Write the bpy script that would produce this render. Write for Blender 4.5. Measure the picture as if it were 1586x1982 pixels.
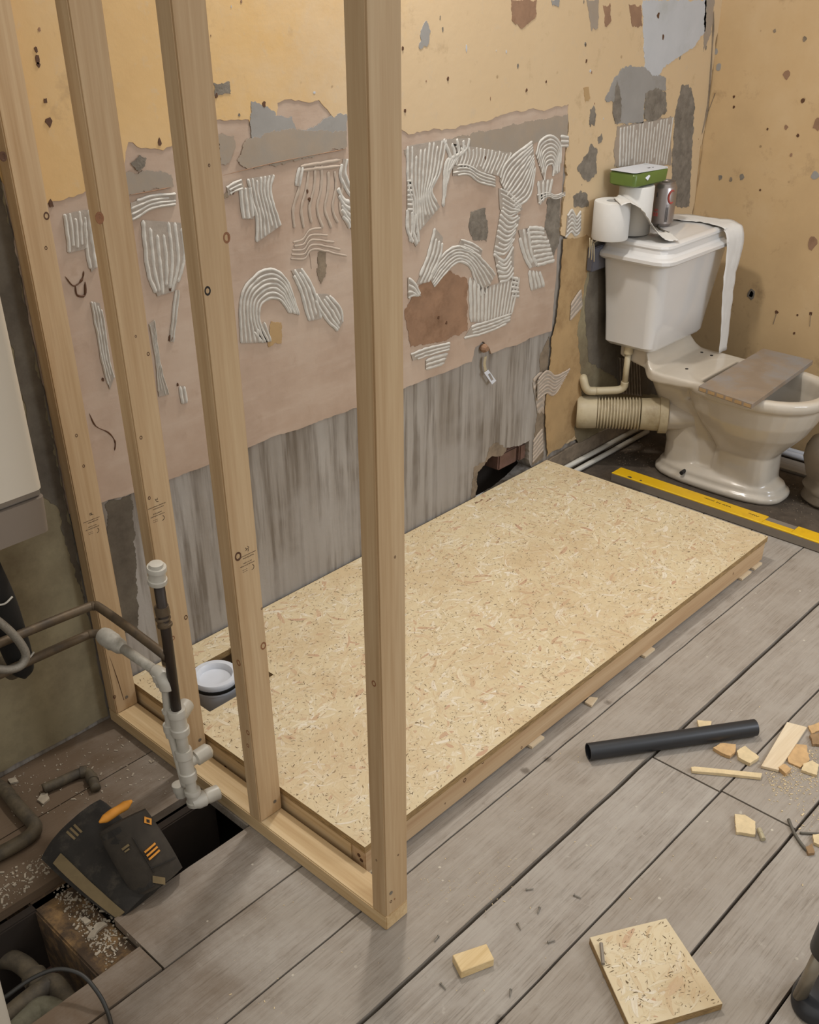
import bpy, bmesh, math, random
from mathutils import Vector, Matrix, noise
random.seed(7)
for o in list(bpy.data.objects): bpy.data.objects.remove(o)
SC = bpy.context.scene; COL = SC.collection
# ---------------------------------------------------------------- camera
W_, H_ = 1586.0, 1982.0
FPX, CX, CY = 1980.74, 758.93, 1138.04
CAMLOC = Vector((-0.948, -1.906, 1.61))
yaw, pit, rol = 0.802592, 0.553976, -0.014792
fw = Vector((math.sin(yaw)*math.cos(pit), math.cos(yaw)*math.cos(pit), -math.sin(pit)))
rt = Vector((math.cos(yaw), -math.sin(yaw), 0)); up = rt.cross(fw)
R1 = math.cos(rol)*rt + math.sin(rol)*up; U1 = -math.sin(rol)*rt + math.cos(rol)*up
cd = bpy.data.cameras.new('camera'); cam = bpy.data.objects.new('camera', cd); COL.objects.link(cam)
mw = Matrix((R1, U1, -fw)).transposed().to_4x4(); mw.translation = CAMLOC; cam.matrix_world = mw
cd.sensor_fit = 'VERTICAL'; cd.sensor_height = 24.0; cd.lens = FPX/H_*24.0
cd.shift_x = (W_/2-CX)/H_; cd.shift_y = (CY-H_/2)/H_; cd.clip_start = 0.02
SC.camera = cam
# ---------------------------------------------------------------- light
w = bpy.data.worlds.new('world'); SC.world = w; w.use_nodes = True
bg = w.node_tree.nodes['Background']; bg.inputs[0].default_value = (1.0, 0.965, 0.92, 1); bg.inputs[1].default_value = 1.0
wt = w.node_tree; wc_ = wt.nodes.new('ShaderNodeTexCoord'); ws = wt.nodes.new('ShaderNodeSeparateXYZ'); wr = wt.nodes.new('ShaderNodeValToRGB')
wt.links.new(wc_.outputs['Generated'], ws.inputs[0]); wm = wt.nodes.new('ShaderNodeMapRange'); wm.inputs[1].default_value = -1; wm.inputs[2].default_value = 1
wt.links.new(ws.outputs[2], wm.inputs[0]); wt.links.new(wm.outputs[0], wr.inputs[0]); wt.links.new(wr.outputs[0], bg.inputs[0])
wr.color_ramp.elements[0].position = .30; wr.color_ramp.elements[0].color = (.34, .325, .305, 1)     # open room around, light ceiling above
wr.color_ramp.elements[1].position = .95; wr.color_ramp.elements[1].color = (1.02, .985, .93, 1)
e_ = wr.color_ramp.elements.new(.56); e_.color = (.60, .575, .54, 1)
def area(name, loc, tgt, size, power, col):
    l = bpy.data.lights.new(name, 'AREA'); l.shape = 'DISK'; l.size = size; l.energy = power; l.color = col
    o = bpy.data.objects.new(name, l); COL.objects.link(o); o.location = loc
    o.rotation_euler = (Vector(tgt)-Vector(loc)).to_track_quat('-Z', 'Y').to_euler(); return o
area('ceiling_lamp_light', (1.0, -0.20, 2.42), (0.9, -0.6, 0), 0.16, 24, (1.0, 0.955, 0.90))
area('window_daylight', (1.7, -2.9, 1.7), (2.2, -0.3, 0.6), 0.9, 30, (0.80, 0.88, 1.0))
SC.view_settings.view_transform = 'Standard'; SC.view_settings.look = 'None'
SC.view_settings.exposure = -0.06; SC.view_settings.gamma = 1.0; SC.view_settings.use_curve_mapping = False

# ---------------------------------------------------------------- helpers
def at(px, py, axis, val):
    """the point of a world plane seen at a place of the photograph"""
    d = R1*((px-CX)/FPX) - U1*((py-CY)/FPX) + fw
    t = (val-CAMLOC[axis])/d[axis]; return CAMLOC + d*t
def onwall(px, py, y=0.0): return at(px, py, 1, y)
def L(h):
    h = h.lstrip('#'); r = [int(h[i:i+2], 16)/255 for i in (0, 2, 4)]
    return tuple((c/12.92 if c <= .04045 else ((c+.055)/1.055)**2.4) for c in r)+(1,)
ORG = {}
def tagset(o, label=None, cat=None, group=None, kind=None):
    if label: o['label'] = label
    if cat: o['category'] = cat
    if group: o['group'] = group
    if kind: o['kind'] = kind
    return o
def thing(name, label, cat, loc=(0, 0, 0), group=None):
    o = bpy.data.objects.new(name, None); COL.objects.link(o); o.location = loc; o.empty_display_size = .05
    ORG[o.name] = Vector(loc); return tagset(o, label, cat, group)
def obj(name, bm, mat, parent=None, smooth=None, label=None, cat=None, group=None, kind=None, origin=None, fixn=True):
    if fixn: bmesh.ops.recalc_face_normals(bm, faces=bm.faces)
    if parent is not None: org = ORG[parent.name]
    elif origin is not None: org = Vector(origin)
    else: org = Vector((0, 0, 0))
    bmesh.ops.translate(bm, verts=bm.verts, vec=-org)
    me = bpy.data.meshes.new(name); bm.to_mesh(me); bm.free()
    if smooth:
        for p in me.polygons: p.use_smooth = True
        if smooth != 'all':
            me.set_sharp_from_angle(angle=math.radians(smooth))
    for m in (mat if isinstance(mat, list) else [mat]): me.materials.append(m)
    o = bpy.data.objects.new(name, me); COL.objects.link(o)
    if parent is not None: o.parent = parent
    else: o.location = org
    ORG[o.name] = org
    return tagset(o, label, cat, group, kind)
def B(): return bmesh.new()
def box(bm, x0, x1, y0, y1, z0, z1, bev=0.0, rot=None, c=None, mi=0):
    t = bmesh.new()
    vs = [t.verts.new((x, y, z)) for x in (x0, x1) for y in (y0, y1) for z in (z0, z1)]
    for f in ((0, 1, 3, 2), (4, 6, 7, 5), (0, 4, 5, 1), (2, 3, 7, 6), (0, 2, 6, 4), (1, 5, 7, 3)):
        t.faces.new([vs[i] for i in f])
    bmesh.ops.recalc_face_normals(t, faces=t.faces)
    if bev: bmesh.ops.bevel(t, geom=list(t.edges)+list(t.verts), offset=bev, segments=2, affect='EDGES', clamp_overlap=True)
    if rot is not None:
        c = Vector(c) if c is not None else Vector(((x0+x1)/2, (y0+y1)/2, (z0+z1)/2))
        bmesh.ops.transform(t, matrix=Matrix.Translation(c) @ rot.to_4x4() @ Matrix.Translation(-c), verts=t.verts)
    add(bm, t, mi); return bm
def add(bm, t, mi=0):
    m = {}
    for v in t.verts: m[v] = bm.verts.new(v.co)
    for f in t.faces:
        try: nf = bm.faces.new([m[v] for v in f.verts]); nf.material_index = mi; nf.smooth = f.smooth
        except ValueError: pass
    t.free()
def loft(bm, rings, cap0=True, cap1=True, closed=False):
    R = [[bm.verts.new(p) for p in r] for r in rings]
    n = len(R[0]); pairs = list(zip(R, R[1:])) + ([(R[-1], R[0])] if closed else [])
    for a, b in pairs:
        for i in range(n):
            j = (i+1) % n; bm.faces.new((a[i], a[j], b[j], b[i]))
    if cap0 and not closed: bm.faces.new(list(reversed(R[0])))
    if cap1 and not closed: bm.faces.new(R[-1])
    return bm
def smoothpath(pts, n=6):
    pts = [Vector(p) for p in pts]
    if len(pts) < 3: return pts
    out = []
    P = [pts[0]*2-pts[1]]+pts+[pts[-1]*2-pts[-2]]
    for i in range(1, len(P)-2):
        for k in range(n):
            t = k/n; a, b, c, d = P[i-1:i+3]
            out.append(.5*((2*b)+(c-a)*t+(2*a-5*b+4*c-d)*t*t+(-a+3*b-3*c+d)*t**3))
    out.append(pts[-1]); return out
def frames(pts):
    T = []
    for i in range(len(pts)):
        a = pts[max(0, i-1)]; b = pts[min(len(pts)-1, i+1)]; T.append((b-a).normalized())
    u = T[0].orthogonal().normalized(); out = []
    for t in T:
        u = (u-t*u.dot(t)).normalized(); out.append((t, u, t.cross(u)))
    return out
def tube(bm, pts, r, seg=16, n=6, sm=True, cap=True, hollow=0):
    pts = smoothpath(pts, n) if sm else [Vector(p) for p in pts]
    rr = r if isinstance(r, (list, tuple)) else [r]*len(pts)
    if len(rr) != len(pts):
        q = [i*(len(rr)-1)/(len(pts)-1) for i in range(len(pts))]
        rr = [rr[int(a)]+(rr[min(len(rr)-1, int(a)+1)]-rr[int(a)])*(a-int(a)) for a in q]
    rings = []
    for p, rad, (t, u, v) in zip(pts, rr, frames(pts)):
        rings.append([p+(u*math.cos(a)+v*math.sin(a))*rad for a in [2*math.pi*k/seg for k in range(seg)]])
    if hollow:
        inner = []
        for p, rad, (t, u, v) in zip(pts, rr, frames(pts)):
            inner.append([p+(u*math.cos(a)+v*math.sin(a))*(rad-hollow) for a in [2*math.pi*k/seg for k in range(seg)]])
        return loft(bm, rings+inner[::-1], closed=True)
    return loft(bm, rings, cap, cap)
def cyl(bm, a, b, r, seg=20, hollow=0, bev=0):
    a, b = Vector(a), Vector(b)
    if bev:
        d = (b-a).normalized()*bev
        return tube(bm, [a, a+d, b-d, b], [r-bev, r, r, r-bev], seg, sm=False)
    return tube(bm, [a, b], r, seg, sm=False, hollow=hollow)
def lathe(bm, a, b, prof, seg=24, caps=True):
    """prof: list of (t 0..1 along a->b, radius); t may go back to make hollows"""
    a, b = Vector(a), Vector(b); d = (b-a); t = d.normalized(); u = t.orthogonal().normalized(); v = t.cross(u)
    rings = [[a+d*s+(u*math.cos(k)+v*math.sin(k))*r for k in [2*math.pi*i/seg for i in range(seg)]] for s, r in prof]
    return loft(bm, rings, caps, caps)
def rrect(cx, cy, hx, hy, r, z, seg=6, rb=None):
    """rounded rectangle ring; rb: radius of the two corners at +y"""
    pts = []
    rb = r if rb is None else rb
    for sx, sy, a0 in ((1, 1, 0), (-1, 1, 90), (-1, -1, 180), (1, -1, 270)):
        q = rb if sy > 0 else r
        for k in range(seg+1):
            a = math.radians(a0+90*k/seg)
            pts.append(Vector((cx+sx*(hx-q)+q*math.cos(a), cy+sy*(hy-q)+q*math.sin(a), z)))
    return pts
def jag(pts, step, amp, seed=0, closed=True, fine=True):
    out = []; n = len(pts)
    for i in range(n if closed else n-1):
        a, b = Vector(pts[i]), Vector(pts[(i+1) % n]); d = b-a; l = d.length; k = max(1, int(l/step))
        nrm = Vector((-d.y, d.x)).normalized() if len(a) == 2 else None
        for j in range(k):
            t = j/k; p = a+d*t
            if j: 
                s = noise.noise(Vector((p[0]*9/step*.05+seed, p[1]*9/step*.05, seed*3.1)))*1.4+random.uniform(-.6, .6)
                p = p + nrm*amp*s
            out.append(p)
    if fine and step > .006:
        out = jag(out, step*.3, amp*.45, seed+5, closed, False)
    return out
def slab(bm, loops, conv, th, nrm):
    """flat slab from 2-D loops (first outer, the rest holes) -> conv(u,v) gives the front surface; thickness goes against nrm"""
    t = bmesh.new(); es = []
    for lp in loops:
        vs = [t.verts.new(conv(p)) for p in lp]
        es += [t.edges.new((vs[i], vs[(i+1) % len(vs)])) for i in range(len(vs))]
    bmesh.ops.triangle_fill(t, use_beauty=True, use_dissolve=False, edges=es)
    r = bmesh.ops.extrude_face_region(t, geom=list(t.faces))
    nv = [g for g in r['geom'] if isinstance(g, bmesh.types.BMVert)]
    bmesh.ops.translate(t, verts=nv, vec=-Vector(nrm)*th)
    bmesh.ops.recalc_face_normals(t, faces=t.faces)
    add(bm, t)
# ---------------------------------------------------------------- materials
MATS = {}
class NT:
    def __init__(s, name):
        s.m = bpy.data.materials.new(name); s.m.use_nodes = True; s.t = s.m.node_tree; s.n = s.t.nodes; s.l = s.t.links
        s.b = s.n['Principled BSDF']; MATS[name] = s.m
        s.co = s.n.new('ShaderNodeTexCoord').outputs['Object']
    def map(s, sc=(1, 1, 1), rot=(0, 0, 0), co=None, loc=(0, 0, 0)):
        m = s.n.new('ShaderNodeMapping'); m.inputs['Scale'].default_value = sc; m.inputs['Rotation'].default_value = rot; m.inputs['Location'].default_value = loc
        s.l.new(co or s.co, m.inputs[0]); return m.outputs[0]
    def noise(s, scale, detail=4, rough=.6, co=None, dist=0):
        m = s.n.new('ShaderNodeTexNoise'); m.inputs['Scale'].default_value = scale; m.inputs['Detail'].default_value = detail
        m.inputs['Roughness'].default_value = rough; m.inputs['Distortion'].default_value = dist
        s.l.new(co or s.co, m.inputs['Vector']); return m.outputs['Fac']
    def vor(s, scale, co=None, feat='F1', out='Distance', rnd=1):
        m = s.n.new('ShaderNodeTexVoronoi'); m.feature = feat; m.inputs['Scale'].default_value = scale; m.inputs['Randomness'].default_value = rnd
        s.l.new(co or s.co, m.inputs['Vector']); return m.outputs[out]
    def ramp(s, f, stops, interp='LINEAR'):
        m = s.n.new('ShaderNodeValToRGB'); r = m.color_ramp; r.interpolation = interp
        while len(r.elements) < len(stops): r.elements.new(.5)
        for e, (p, c) in zip(r.elements, stops):
            e.position = p; e.color = L(c) if isinstance(c, str) else (c, c, c, 1)
        s.l.new(f, m.inputs[0]); return m.outputs[0]
    def mix(s, f, a, b, mode='MIX'):
        m = s.n.new('ShaderNodeMix'); m.data_type = 'RGBA'; m.blend_type = mode
        for i, v in ((0, f), (6, a), (7, b)):
            if isinstance(v, str): m.inputs[i].default_value = L(v)
            elif isinstance(v, (int, float)): m.inputs[i].default_value = v
            elif isinstance(v, tuple): m.inputs[i].default_value = v
            else: s.l.new(v, m.inputs[i])
        return m.outputs[2]
    def math(s, op, a, b=0.0, c=0.0):
        m = s.n.new('ShaderNodeMath'); m.operation = op
        for i, v in enumerate((a, b, c)):
            if isinstance(v, (int, float)): m.inputs[i].default_value = v
            else: s.l.new(v, m.inputs[i])
        return m.outputs[0]
    def col(s, c):
        if isinstance(c, str): s.b.inputs['Base Color'].default_value = L(c)
        else: s.l.new(c, s.b.inputs['Base Color'])
    def rough(s, r):
        if isinstance(r, (int, float)): s.b.inputs['Roughness'].default_value = r
        else: s.l.new(r, s.b.inputs['Roughness'])
    def bump(s, h, st=.3, dist=.002):
        m = s.n.new('ShaderNodeBump'); m.inputs['Strength'].default_value = st; m.inputs['Distance'].default_value = dist
        s.l.new(h, m.inputs['Height']); s.l.new(m.outputs[0], s.b.inputs['Normal'])
def plain(name, c, r=.5, metal=0, var=.12, scale=30, bump=.15, coat=0, dirt=None, dirtamt=.5):
    t = NT(name); n = t.noise(scale, 5)
    d = t.mix(1.0, c, t.ramp(n, [(.25, 1-var), (.75, 1.0)]), 'MULTIPLY')
    if dirt: d = t.mix(t.ramp(t.noise(scale*.6, 8, .7), [(1-dirtamt-.12, 0.0), (1-dirtamt+.12, 1.0)]), d, dirt)
    t.col(d); t.rough(r); t.b.inputs['Metallic'].default_value = metal; t.b.inputs['Coat Weight'].default_value = coat
    if bump: t.bump(t.noise(scale*4, 4), bump, .001)
    return t.m
def wood(name, axis, dark, mid, light, grain=60, bump=.15, r=.7):
    """sawn timber, grain along axis"""
    t = NT(name); s = [1, 1, 1]; s[axis] = .035; co = t.map(tuple(s))
    s2 = [1, 1, 1]; s2[axis] = .12
    a = t.noise(grain, 3, .5, co, .6); b = t.noise(grain*5, 2, .6, co); c = t.noise(4, 3, .5, t.map(tuple(s2)))
    base = t.ramp(a, [(.28, dark), (.5, mid), (.72, light)])
    base = t.mix(.35, base, t.ramp(b, [(.3, dark), (.7, light)]))
    base = t.mix(1.0, base, t.ramp(c, [(.3, .86), (.7, 1.0)]), 'MULTIPLY')
    t.col(base); t.rough(r); t.bump(b, bump, .001); return t.m
def osb(name):
    t = NT(name); g = t.n.new('ShaderNodeNewGeometry'); rnd = g.outputs['Random Per Island']
    uv = t.n.new('ShaderNodeTexCoord').outputs['UV']
    gr = t.noise(1.0, 4, .65, t.map((9, 260, 1), co=uv)); fi = t.noise(1.0, 3, .6, t.map((60, 900, 1), co=uv))
    bl = t.noise(7, 4, .6); sp = t.noise(330, 2, .5)
    base = t.ramp(rnd, [(0.0, '#bfa784'), (.03, '#b8957a'), (.07, '#c6b08e'), (.30, '#cbbb98'), (.6, '#cfc09f'), (.85, '#d4c8ac'), (1.0, '#d8cfbc')])
    base = t.mix(t.ramp(gr, [(.45, 0.0), (.72, .55)]), base, '#b4956a')
    base = t.mix(t.ramp(fi, [(.56, 0.0), (.72, .5)]), base, '#a58557')
    base = t.mix(t.ramp(bl, [(.46, 0.0), (.66, .6)]), base, '#bda57f')
    base = t.mix(t.ramp(sp, [(.70, 0.0), (.76, .6)]), base, '#7d6440')
    nz = t.n.new('ShaderNodeSeparateXYZ'); t.l.new(g.outputs['True Normal'], nz.inputs[0])
    eg = t.ramp(t.noise(1.0, 3, .6, t.map((40, 40, 700))), [(.35, '#6e5535'), (.65, '#b0915f')])
    base = t.mix(t.math('LESS_THAN', t.math('ABSOLUTE', nz.outputs[2]), .5), base, eg)
    t.col(base); t.rough(.62); t.bump(t.math('ADD', gr, fi), .3, .001); return t.m
def flakes(parent, name, inside, area_, z, seed, dens=5200):
    """pressed strands of the sheet: one mesh of thin overlapping shavings, and a second of dark slivers"""
    random.seed(seed)
    for nm, n, mat, l0, l1, w0, w1 in ((name, int(area_*dens), OSB, .014, .075, .003, .018), ('dark_slivers', int(area_*5600), SLIV, .0015, .012, .0006, .0020)):
        V, Fc, UV = [], [], []
        for _ in range(n):
            l = random.uniform(l0, l1)**1.0; l = l0+(l-l0)*random.random()**.6; w_ = random.uniform(w0, w1)*(.5+.5*l/l1); a = random.gauss(.15, .75)+(math.pi/2 if random.random() < .18 else 0)
            c = inside(None); d = Vector((math.cos(a), math.sin(a))); q = Vector((-d.y, d.x))
            b = random.uniform(-.12, .12)*l; pl = []
            for k in range(5):
                f = k/4-.5; hw = w_*.5*(1-.75*abs(2*f)**3)*random.uniform(.75, 1.1); m = c+d*l*f+q*b*(1-4*f*f)
                pl.append((m+q*hw, (f*l, hw)));
                pl.insert(0, (m-q*hw, (f*l, -hw)))
            if not all(inside(p) for p, _u in pl): continue
            h = z+random.uniform(.00004, .0004) if nm == name else z+random.uniform(.00055, .0008); tl = random.uniform(-.002, .002); i0 = len(V); ou, ovv = random.random()*9, random.random()*9
            for p, u_ in pl: V.append((p.x, p.y, h+tl*(p-c).dot(d)*.5)); UV.append((u_[0]+ou, u_[1]+ovv))
            Fc.append(list(range(i0, i0+10)))
        org = ORG[parent.name]; me = bpy.data.meshes.new(nm); me.from_pydata([(v[0]-org.x, v[1]-org.y, v[2]-org.z) for v in V], [], Fc)
        ul = me.uv_layers.new(name='grain'); 
        for lp in me.loops: ul.data[lp.index].uv = UV[lp.vertex_index]
        me.materials.append(mat); me.update(); o = bpy.data.objects.new(nm, me); COL.objects.link(o); o.parent = parent; ORG[o.name] = org; o['kind'] = 'stuff'
OSB = osb('osb_board'); SLIV = plain('strand_gaps', '#6f5838', .8, 0, .5, 90, 0)
CLSZ = wood('planed_softwood_upright', 2, '#aa8960', '#bb9d76', '#c7ac86', 34, .08)
CLSY = wood('planed_softwood_along_y', 1, '#b8986a', '#cbae82', '#d9c198', 34, .08)
CLSX = wood('planed_softwood_along_x', 0, '#b08d66', '#c2a37c', '#ccb08b', 34, .08)
PALEW = wood('pale_sawn_wood', 0, '#c9b08c', '#ddc9a8', '#e9dbc0', 40, .2)
TANW = plain('torn_wood', '#cda877', .8, 0, .3, 60, .5)
TANW2 = plain('torn_wood_pale', '#dcc69c', .8, 0, .25, 60, .5)
BRNW = plain('torn_wood_dark', '#9a7c58', .8, 0, .35, 60, .5)
def floormat():
    t = NT('old_floor_boards')
    g = t.n.new('ShaderNodeNewGeometry'); rnd = g.outputs['Random Per Island']
    add_ = t.n.new('ShaderNodeVectorMath'); add_.operation = 'ADD'; cmb = t.n.new('ShaderNodeCombineXYZ')
    t.l.new(t.math('MULTIPLY', rnd, 37.0), cmb.inputs[0]); t.l.new(t.math('MULTIPLY', rnd, 11.0), cmb.inputs[1])
    t.l.new(t.co, add_.inputs[0]); t.l.new(cmb.outputs[0], add_.inputs[1]); v = add_.outputs[0]
    gr = t.noise(75, 4, .6, t.map((.035, 1, 1), co=v), .9)
    fi = t.noise(260, 3, .6, t.map((.05, 1, 1), co=v))
    bl = t.noise(7, 8, .68, v); sp = t.noise(160, 3, .6)
    base = t.ramp(gr, [(.22, '#857b70'), (.5, '#958c81'), (.78, '#a59d92')])
    base = t.mix(t.ramp(fi, [(.52, 0.0), (.66, .6)]), base, '#6b6155')
    base = t.mix(t.ramp(t.noise(38, 8, .75, v), [(.60, 0.0), (.68, .55)]), base, '#6f6456')
    base = t.mix(t.ramp(t.noise(23, 8, .75), [(.60, 0.0), (.70, .5)]), base, '#bdb5a8')
    base = t.mix(t.ramp(bl, [(.42, 0.0), (.62, .6)]), base, '#a69f95')
    base = t.mix(t.ramp(bl, [(.25, .45), (.42, 0.0)]), base, '#7d705f')
    base = t.mix(t.ramp(rnd, [(0.0, 0.0), (1.0, .28)]), base, '#8a7c6a')
    # brown, unpainted and dirtier towards the opened boards
    s = t.n.new('ShaderNodeSeparateXYZ'); t.l.new(t.co, s.inputs[0])
    bx = t.math('ADD', t.math('MULTIPLY', s.outputs[0], 2.2), t.math('MULTIPLY', s.outputs[1], -1.5))
    bx = t.math('ADD', bx, t.math('MULTIPLY', bl, 1.2))
    base = t.mix(t.ramp(t.math('ADD', t.math('MULTIPLY', bx, .5), .05), [(.25, .95), (.85, 0.0)]), base, '#5e4b37')
    # paint specks
    sk = t.vor(26, out='Distance'); sk2 = t.noise(9, 2)
    base = t.mix(t.math('MULTIPLY', t.ramp(t.math('ADD', sk, t.math('MULTIPLY', t.noise(70, 2), .12)), [(.125, 1.0), (.145, 0.0)]), t.ramp(sk2, [(.5, 0.0), (.6, .75)])), base, '#c6bdac')
    ks = t.vor(5.3, out='Distance'); base = t.mix(t.ramp(t.math('ADD', ks, t.math('MULTIPLY', sp, .05)), [(.062, .75), (.10, 0.0)]), base, '#554a3e')
    t.col(base); t.rough(.75); t.bump(t.math('ADD', gr, fi), .35, .002); return t.m
FLOOR = floormat()
def paint(name, c1, c2, c3, spots='#8d7350', den=.5, x_tint=None):
    t = NT(name); a = t.noise(2.2, 6, .62); b = t.noise(14, 5, .6); st = t.noise(6, 4, .6, t.map((1, 1, .18)))
    base = t.ramp(a, [(.3, c1), (.5, c2), (.72, c3)])
    base = t.mix(t.ramp(st, [(.5, 0.0), (.75, .35)]), base, c1)
    base = t.mix(t.ramp(b, [(.62, 0.0), (.78, .4)]), base, c3)
    if x_tint:  # paler colour mixed in towards larger x, broken up by noise
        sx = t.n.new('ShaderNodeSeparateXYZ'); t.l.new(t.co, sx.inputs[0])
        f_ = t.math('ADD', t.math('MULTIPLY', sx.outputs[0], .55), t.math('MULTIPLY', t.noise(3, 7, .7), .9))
        base = t.mix(t.ramp(f_, [(.72, 0.0), (1.0, .75)]), base, x_tint)
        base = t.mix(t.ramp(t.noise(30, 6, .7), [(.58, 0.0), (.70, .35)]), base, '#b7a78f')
    base = t.mix(t.ramp(t.noise(9, 8, .72), [(.58, 0.0), (.72, .45)]), base, spots)
    v = t.vor(13, out='Distance'); w_ = t.noise(60, 3); g = t.noise(3, 3)
    base = t.mix(t.math('MULTIPLY', t.ramp(t.math('ADD', v, t.math('MULTIPLY', w_, .12)), [(.10, 1.0), (.13, 0.0)]), t.ramp(g, [(den, 0.0), (den+.08, .8)])), base, spots)
    t.col(base); t.rough(.62); t.bump(t.math('ADD', b, t.math('MULTIPLY', w_, .4)), .25, .003); return t.m
YEL = paint('yellow_wall_paint', '#be9a64', '#c6a36c', '#caac7e', x_tint='#c3ad8d')
YELR = paint('ochre_wall_paint', '#b0946c', '#bb9e74', '#c2a882', '#7b6242', .42)
def plasterm():
    t = NT('pink_plaster'); a = t.noise(3, 6, .6); b = t.noise(20, 5); tr = t.noise(16, 4, .6, t.map((.3, 1, 1.6), rot=(0, .4, 0)))
    base = t.ramp(a, [(.3, '#9c8470'), (.5, '#ac9683'), (.7, '#b5a290')])
    base = t.mix(t.ramp(tr, [(.5, 0.0), (.75, .4)]), base, '#bba998'); base = t.mix(t.ramp(b, [(.6, 0.0), (.8, .5)]), base, '#927a64')
    t.col(base); t.rough(.85); t.bump(t.math('ADD', b, tr), .25, .003); return t.m
PLAS = plasterm()
def greym():
    t = NT('grey_render'); a = t.noise(5, 5, .6, t.map((2.2, 1, .22))); b = t.noise(40, 4, .6, t.map((1, 1, .06))); c = t.noise(2.5, 4)
    base = t.ramp(a, [(.28, '#756b5f'), (.45, '#8f877d'), (.7, '#a09a92')])
    base = t.mix(t.ramp(b, [(.46, 0.0), (.62, .75)]), base, '#5f5447'); base = t.mix(t.ramp(c, [(.48, 0.0), (.62, .6)]), base, '#9b958e')
    s = t.n.new('ShaderNodeSeparateXYZ'); t.l.new(t.co, s.inputs[0])
    t.col(base); t.rough(.9); t.bump(t.noise(60, 4), .3, .003); return t.m
GREY = greym()
SKIM = plain('grey_skim', '#928e88', .9, 0, .15, 12, .3, dirt='#7d766c', dirtamt=.35)
SKIMD = plain('dark_cement', '#857c6f', .95, 0, .4, 45, .9, dirt='#5e564b', dirtamt=.42)
TAUPE = plain('taupe_plaster', '#9a8b79', .9, 0, .15, 14, .3, dirt='#8d8478', dirtamt=.45)
LILAC = plain('white_filler', '#b6b7b8', .8, 0, .12, 9, .3, dirt='#a2a29d', dirtamt=.35)
BROWNP = plain('brown_plaster', '#95745a', .95, 0, .3, 20, .6, dirt='#6f5139', dirtamt=.36)
DIRTYW = plain('dirty_stone_wall', '#94886a', .92, 0, .3, 7, .5, dirt='#6d6049', dirtamt=.45)
DARKW = plain('dark_stone_wall', '#6e6557', .92, 0, .3, 9, .6, dirt='#4a4136', dirtamt=.45)
OCHRE = plain('ochre_plaster', '#ae9065', .9, 0, .2, 14, .4, dirt='#8a6d48', dirtamt=.4)
ADH = plain('tile_adhesive', '#c2bdb3', .9, 0, .15, 60, .6, dirt='#a69d90', dirtamt=.30)
GROOVE = plain('shaded_adhesive_film', '#a3988b', .9, 0, .2, 60, .5)  # film between ridges, darkened to paint in the shade of the grooves
ADHF = plain('tile_adhesive_faint', '#af9f8e', .9, 0, .12, 40, .4)
BRICK = plain('old_brick', '#73564a', .95, 0, .35, 30, .8, dirt='#5a4434', dirtamt=.4)
MORT = plain('old_mortar', '#8a7a66', .95, 0, .35, 30, .8, dirt='#5d5143', dirtamt=.4)
VOID = plain('dirt_and_void_shade', '#352a21', .98, 0, .4, 14, .9, dirt='#2c241d', dirtamt=.5)  # underfloor dirt, also painted shade on the pit edge and wall hole
DIRT = plain('floor_dirt', '#5c5042', .95, 0, .4, 22, .9, dirt='#3f352a', dirtamt=.5)
JOIST = plain('old_joist_wood', '#4d3c2b', .95, 0, .4, 30, .8, dirt='#8a6b43', dirtamt=.42)
CHIPW = plain('plaster_crumbs', '#b3a692', .9, 0, .4, 50, .3)
CERA = plain('white_porcelain', '#d2d0cd', .14, 0, .05, 6, 0, coat=.5)
CERB = plain('dusty_porcelain', '#c2b8a8', .22, 0, .12, 8, .05, coat=.2)
PIPEC = plain('cream_plastic', '#b9ab8c', .5, 0, .2, 18, .15, dirt='#8d7c5c', dirtamt=.35)
WPL = plain('white_plastic', '#bdb8ac', .38, 0, .12, 30, .08)
WPLB = plain('bright_white_plastic', '#cdd0d6', .35, 0, .05, 30, .0)
COPP = plain('tarnished_copper', '#6b5a44', .55, .35, .35, 40, .2, dirt='#4b4136', dirtamt=.45)
DIRTP = plain('dirty_old_pipe', '#665a46', .7, .1, .4, 30, .4, dirt='#3b342a', dirtamt=.45)
STONEP = plain('limed_old_pipe', '#7c7763', .85, 0, .4, 30, .6, dirt='#575341', dirtamt=.45)
BLK = plain('black_plastic', '#26272a', .38, 0, .2, 20, .05)
BLKM = plain('black_foam', '#17140f', .9, 0, .3, 40, .4)
BOIL = plain('boiler_enamel', '#c9bfae', .35, 0, .04, 3, 0)
BPAN = plain('boiler_panel', '#7f7367', .45, 0, .06, 5, 0)
CHROME = plain('worn_chrome', '#9a938a', .3, .8, .1, 20, 0)
HOSE = plain('braided_steel', '#a39c8f', .4, .6, .35, 300, .8)
YELL = plain('yellow_enamel', '#dcae18', .4, 0, .12, 12, .05, dirt='#b8871c', dirtamt=.30)
ALU = plain('dull_aluminium', '#8a8175', .5, .3, .12, 30, .05)
ALUB = plain('can_aluminium', '#9c938e', .3, .75, .06, 30, 0)
REDP = plain('red_print', '#a2433a', .5, 0, .05, 30, 0)
INK = plain('black_ink', '#4f3d2b', .8, 0, .2, 90, 0)
DINK = plain('dark_ink', '#201a15', .8, 0, .2, 90, 0)
TISS = plain('tissue_paper', '#cfccc6', .9, 0, .04, 40, .25)
GREEN = plain('green_wrapper', '#5f7334', .35, 0, .2, 12, 0)
FABR = plain('black_workwear_fabric', '#2b2722', .92, 0, .35, 40, .5, dirt='#4a4339', dirtamt=.35)
FABR2 = plain('charcoal_workwear_fabric', '#393229', .92, 0, .35, 40, .5)
TANF = plain('dusty_tan_rubber', '#7b6a4b', .9, 0, .25, 30, .3)
ORNG = plain('orange_webbing', '#d08a2c', .7, 0, .1, 80, .2)
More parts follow.
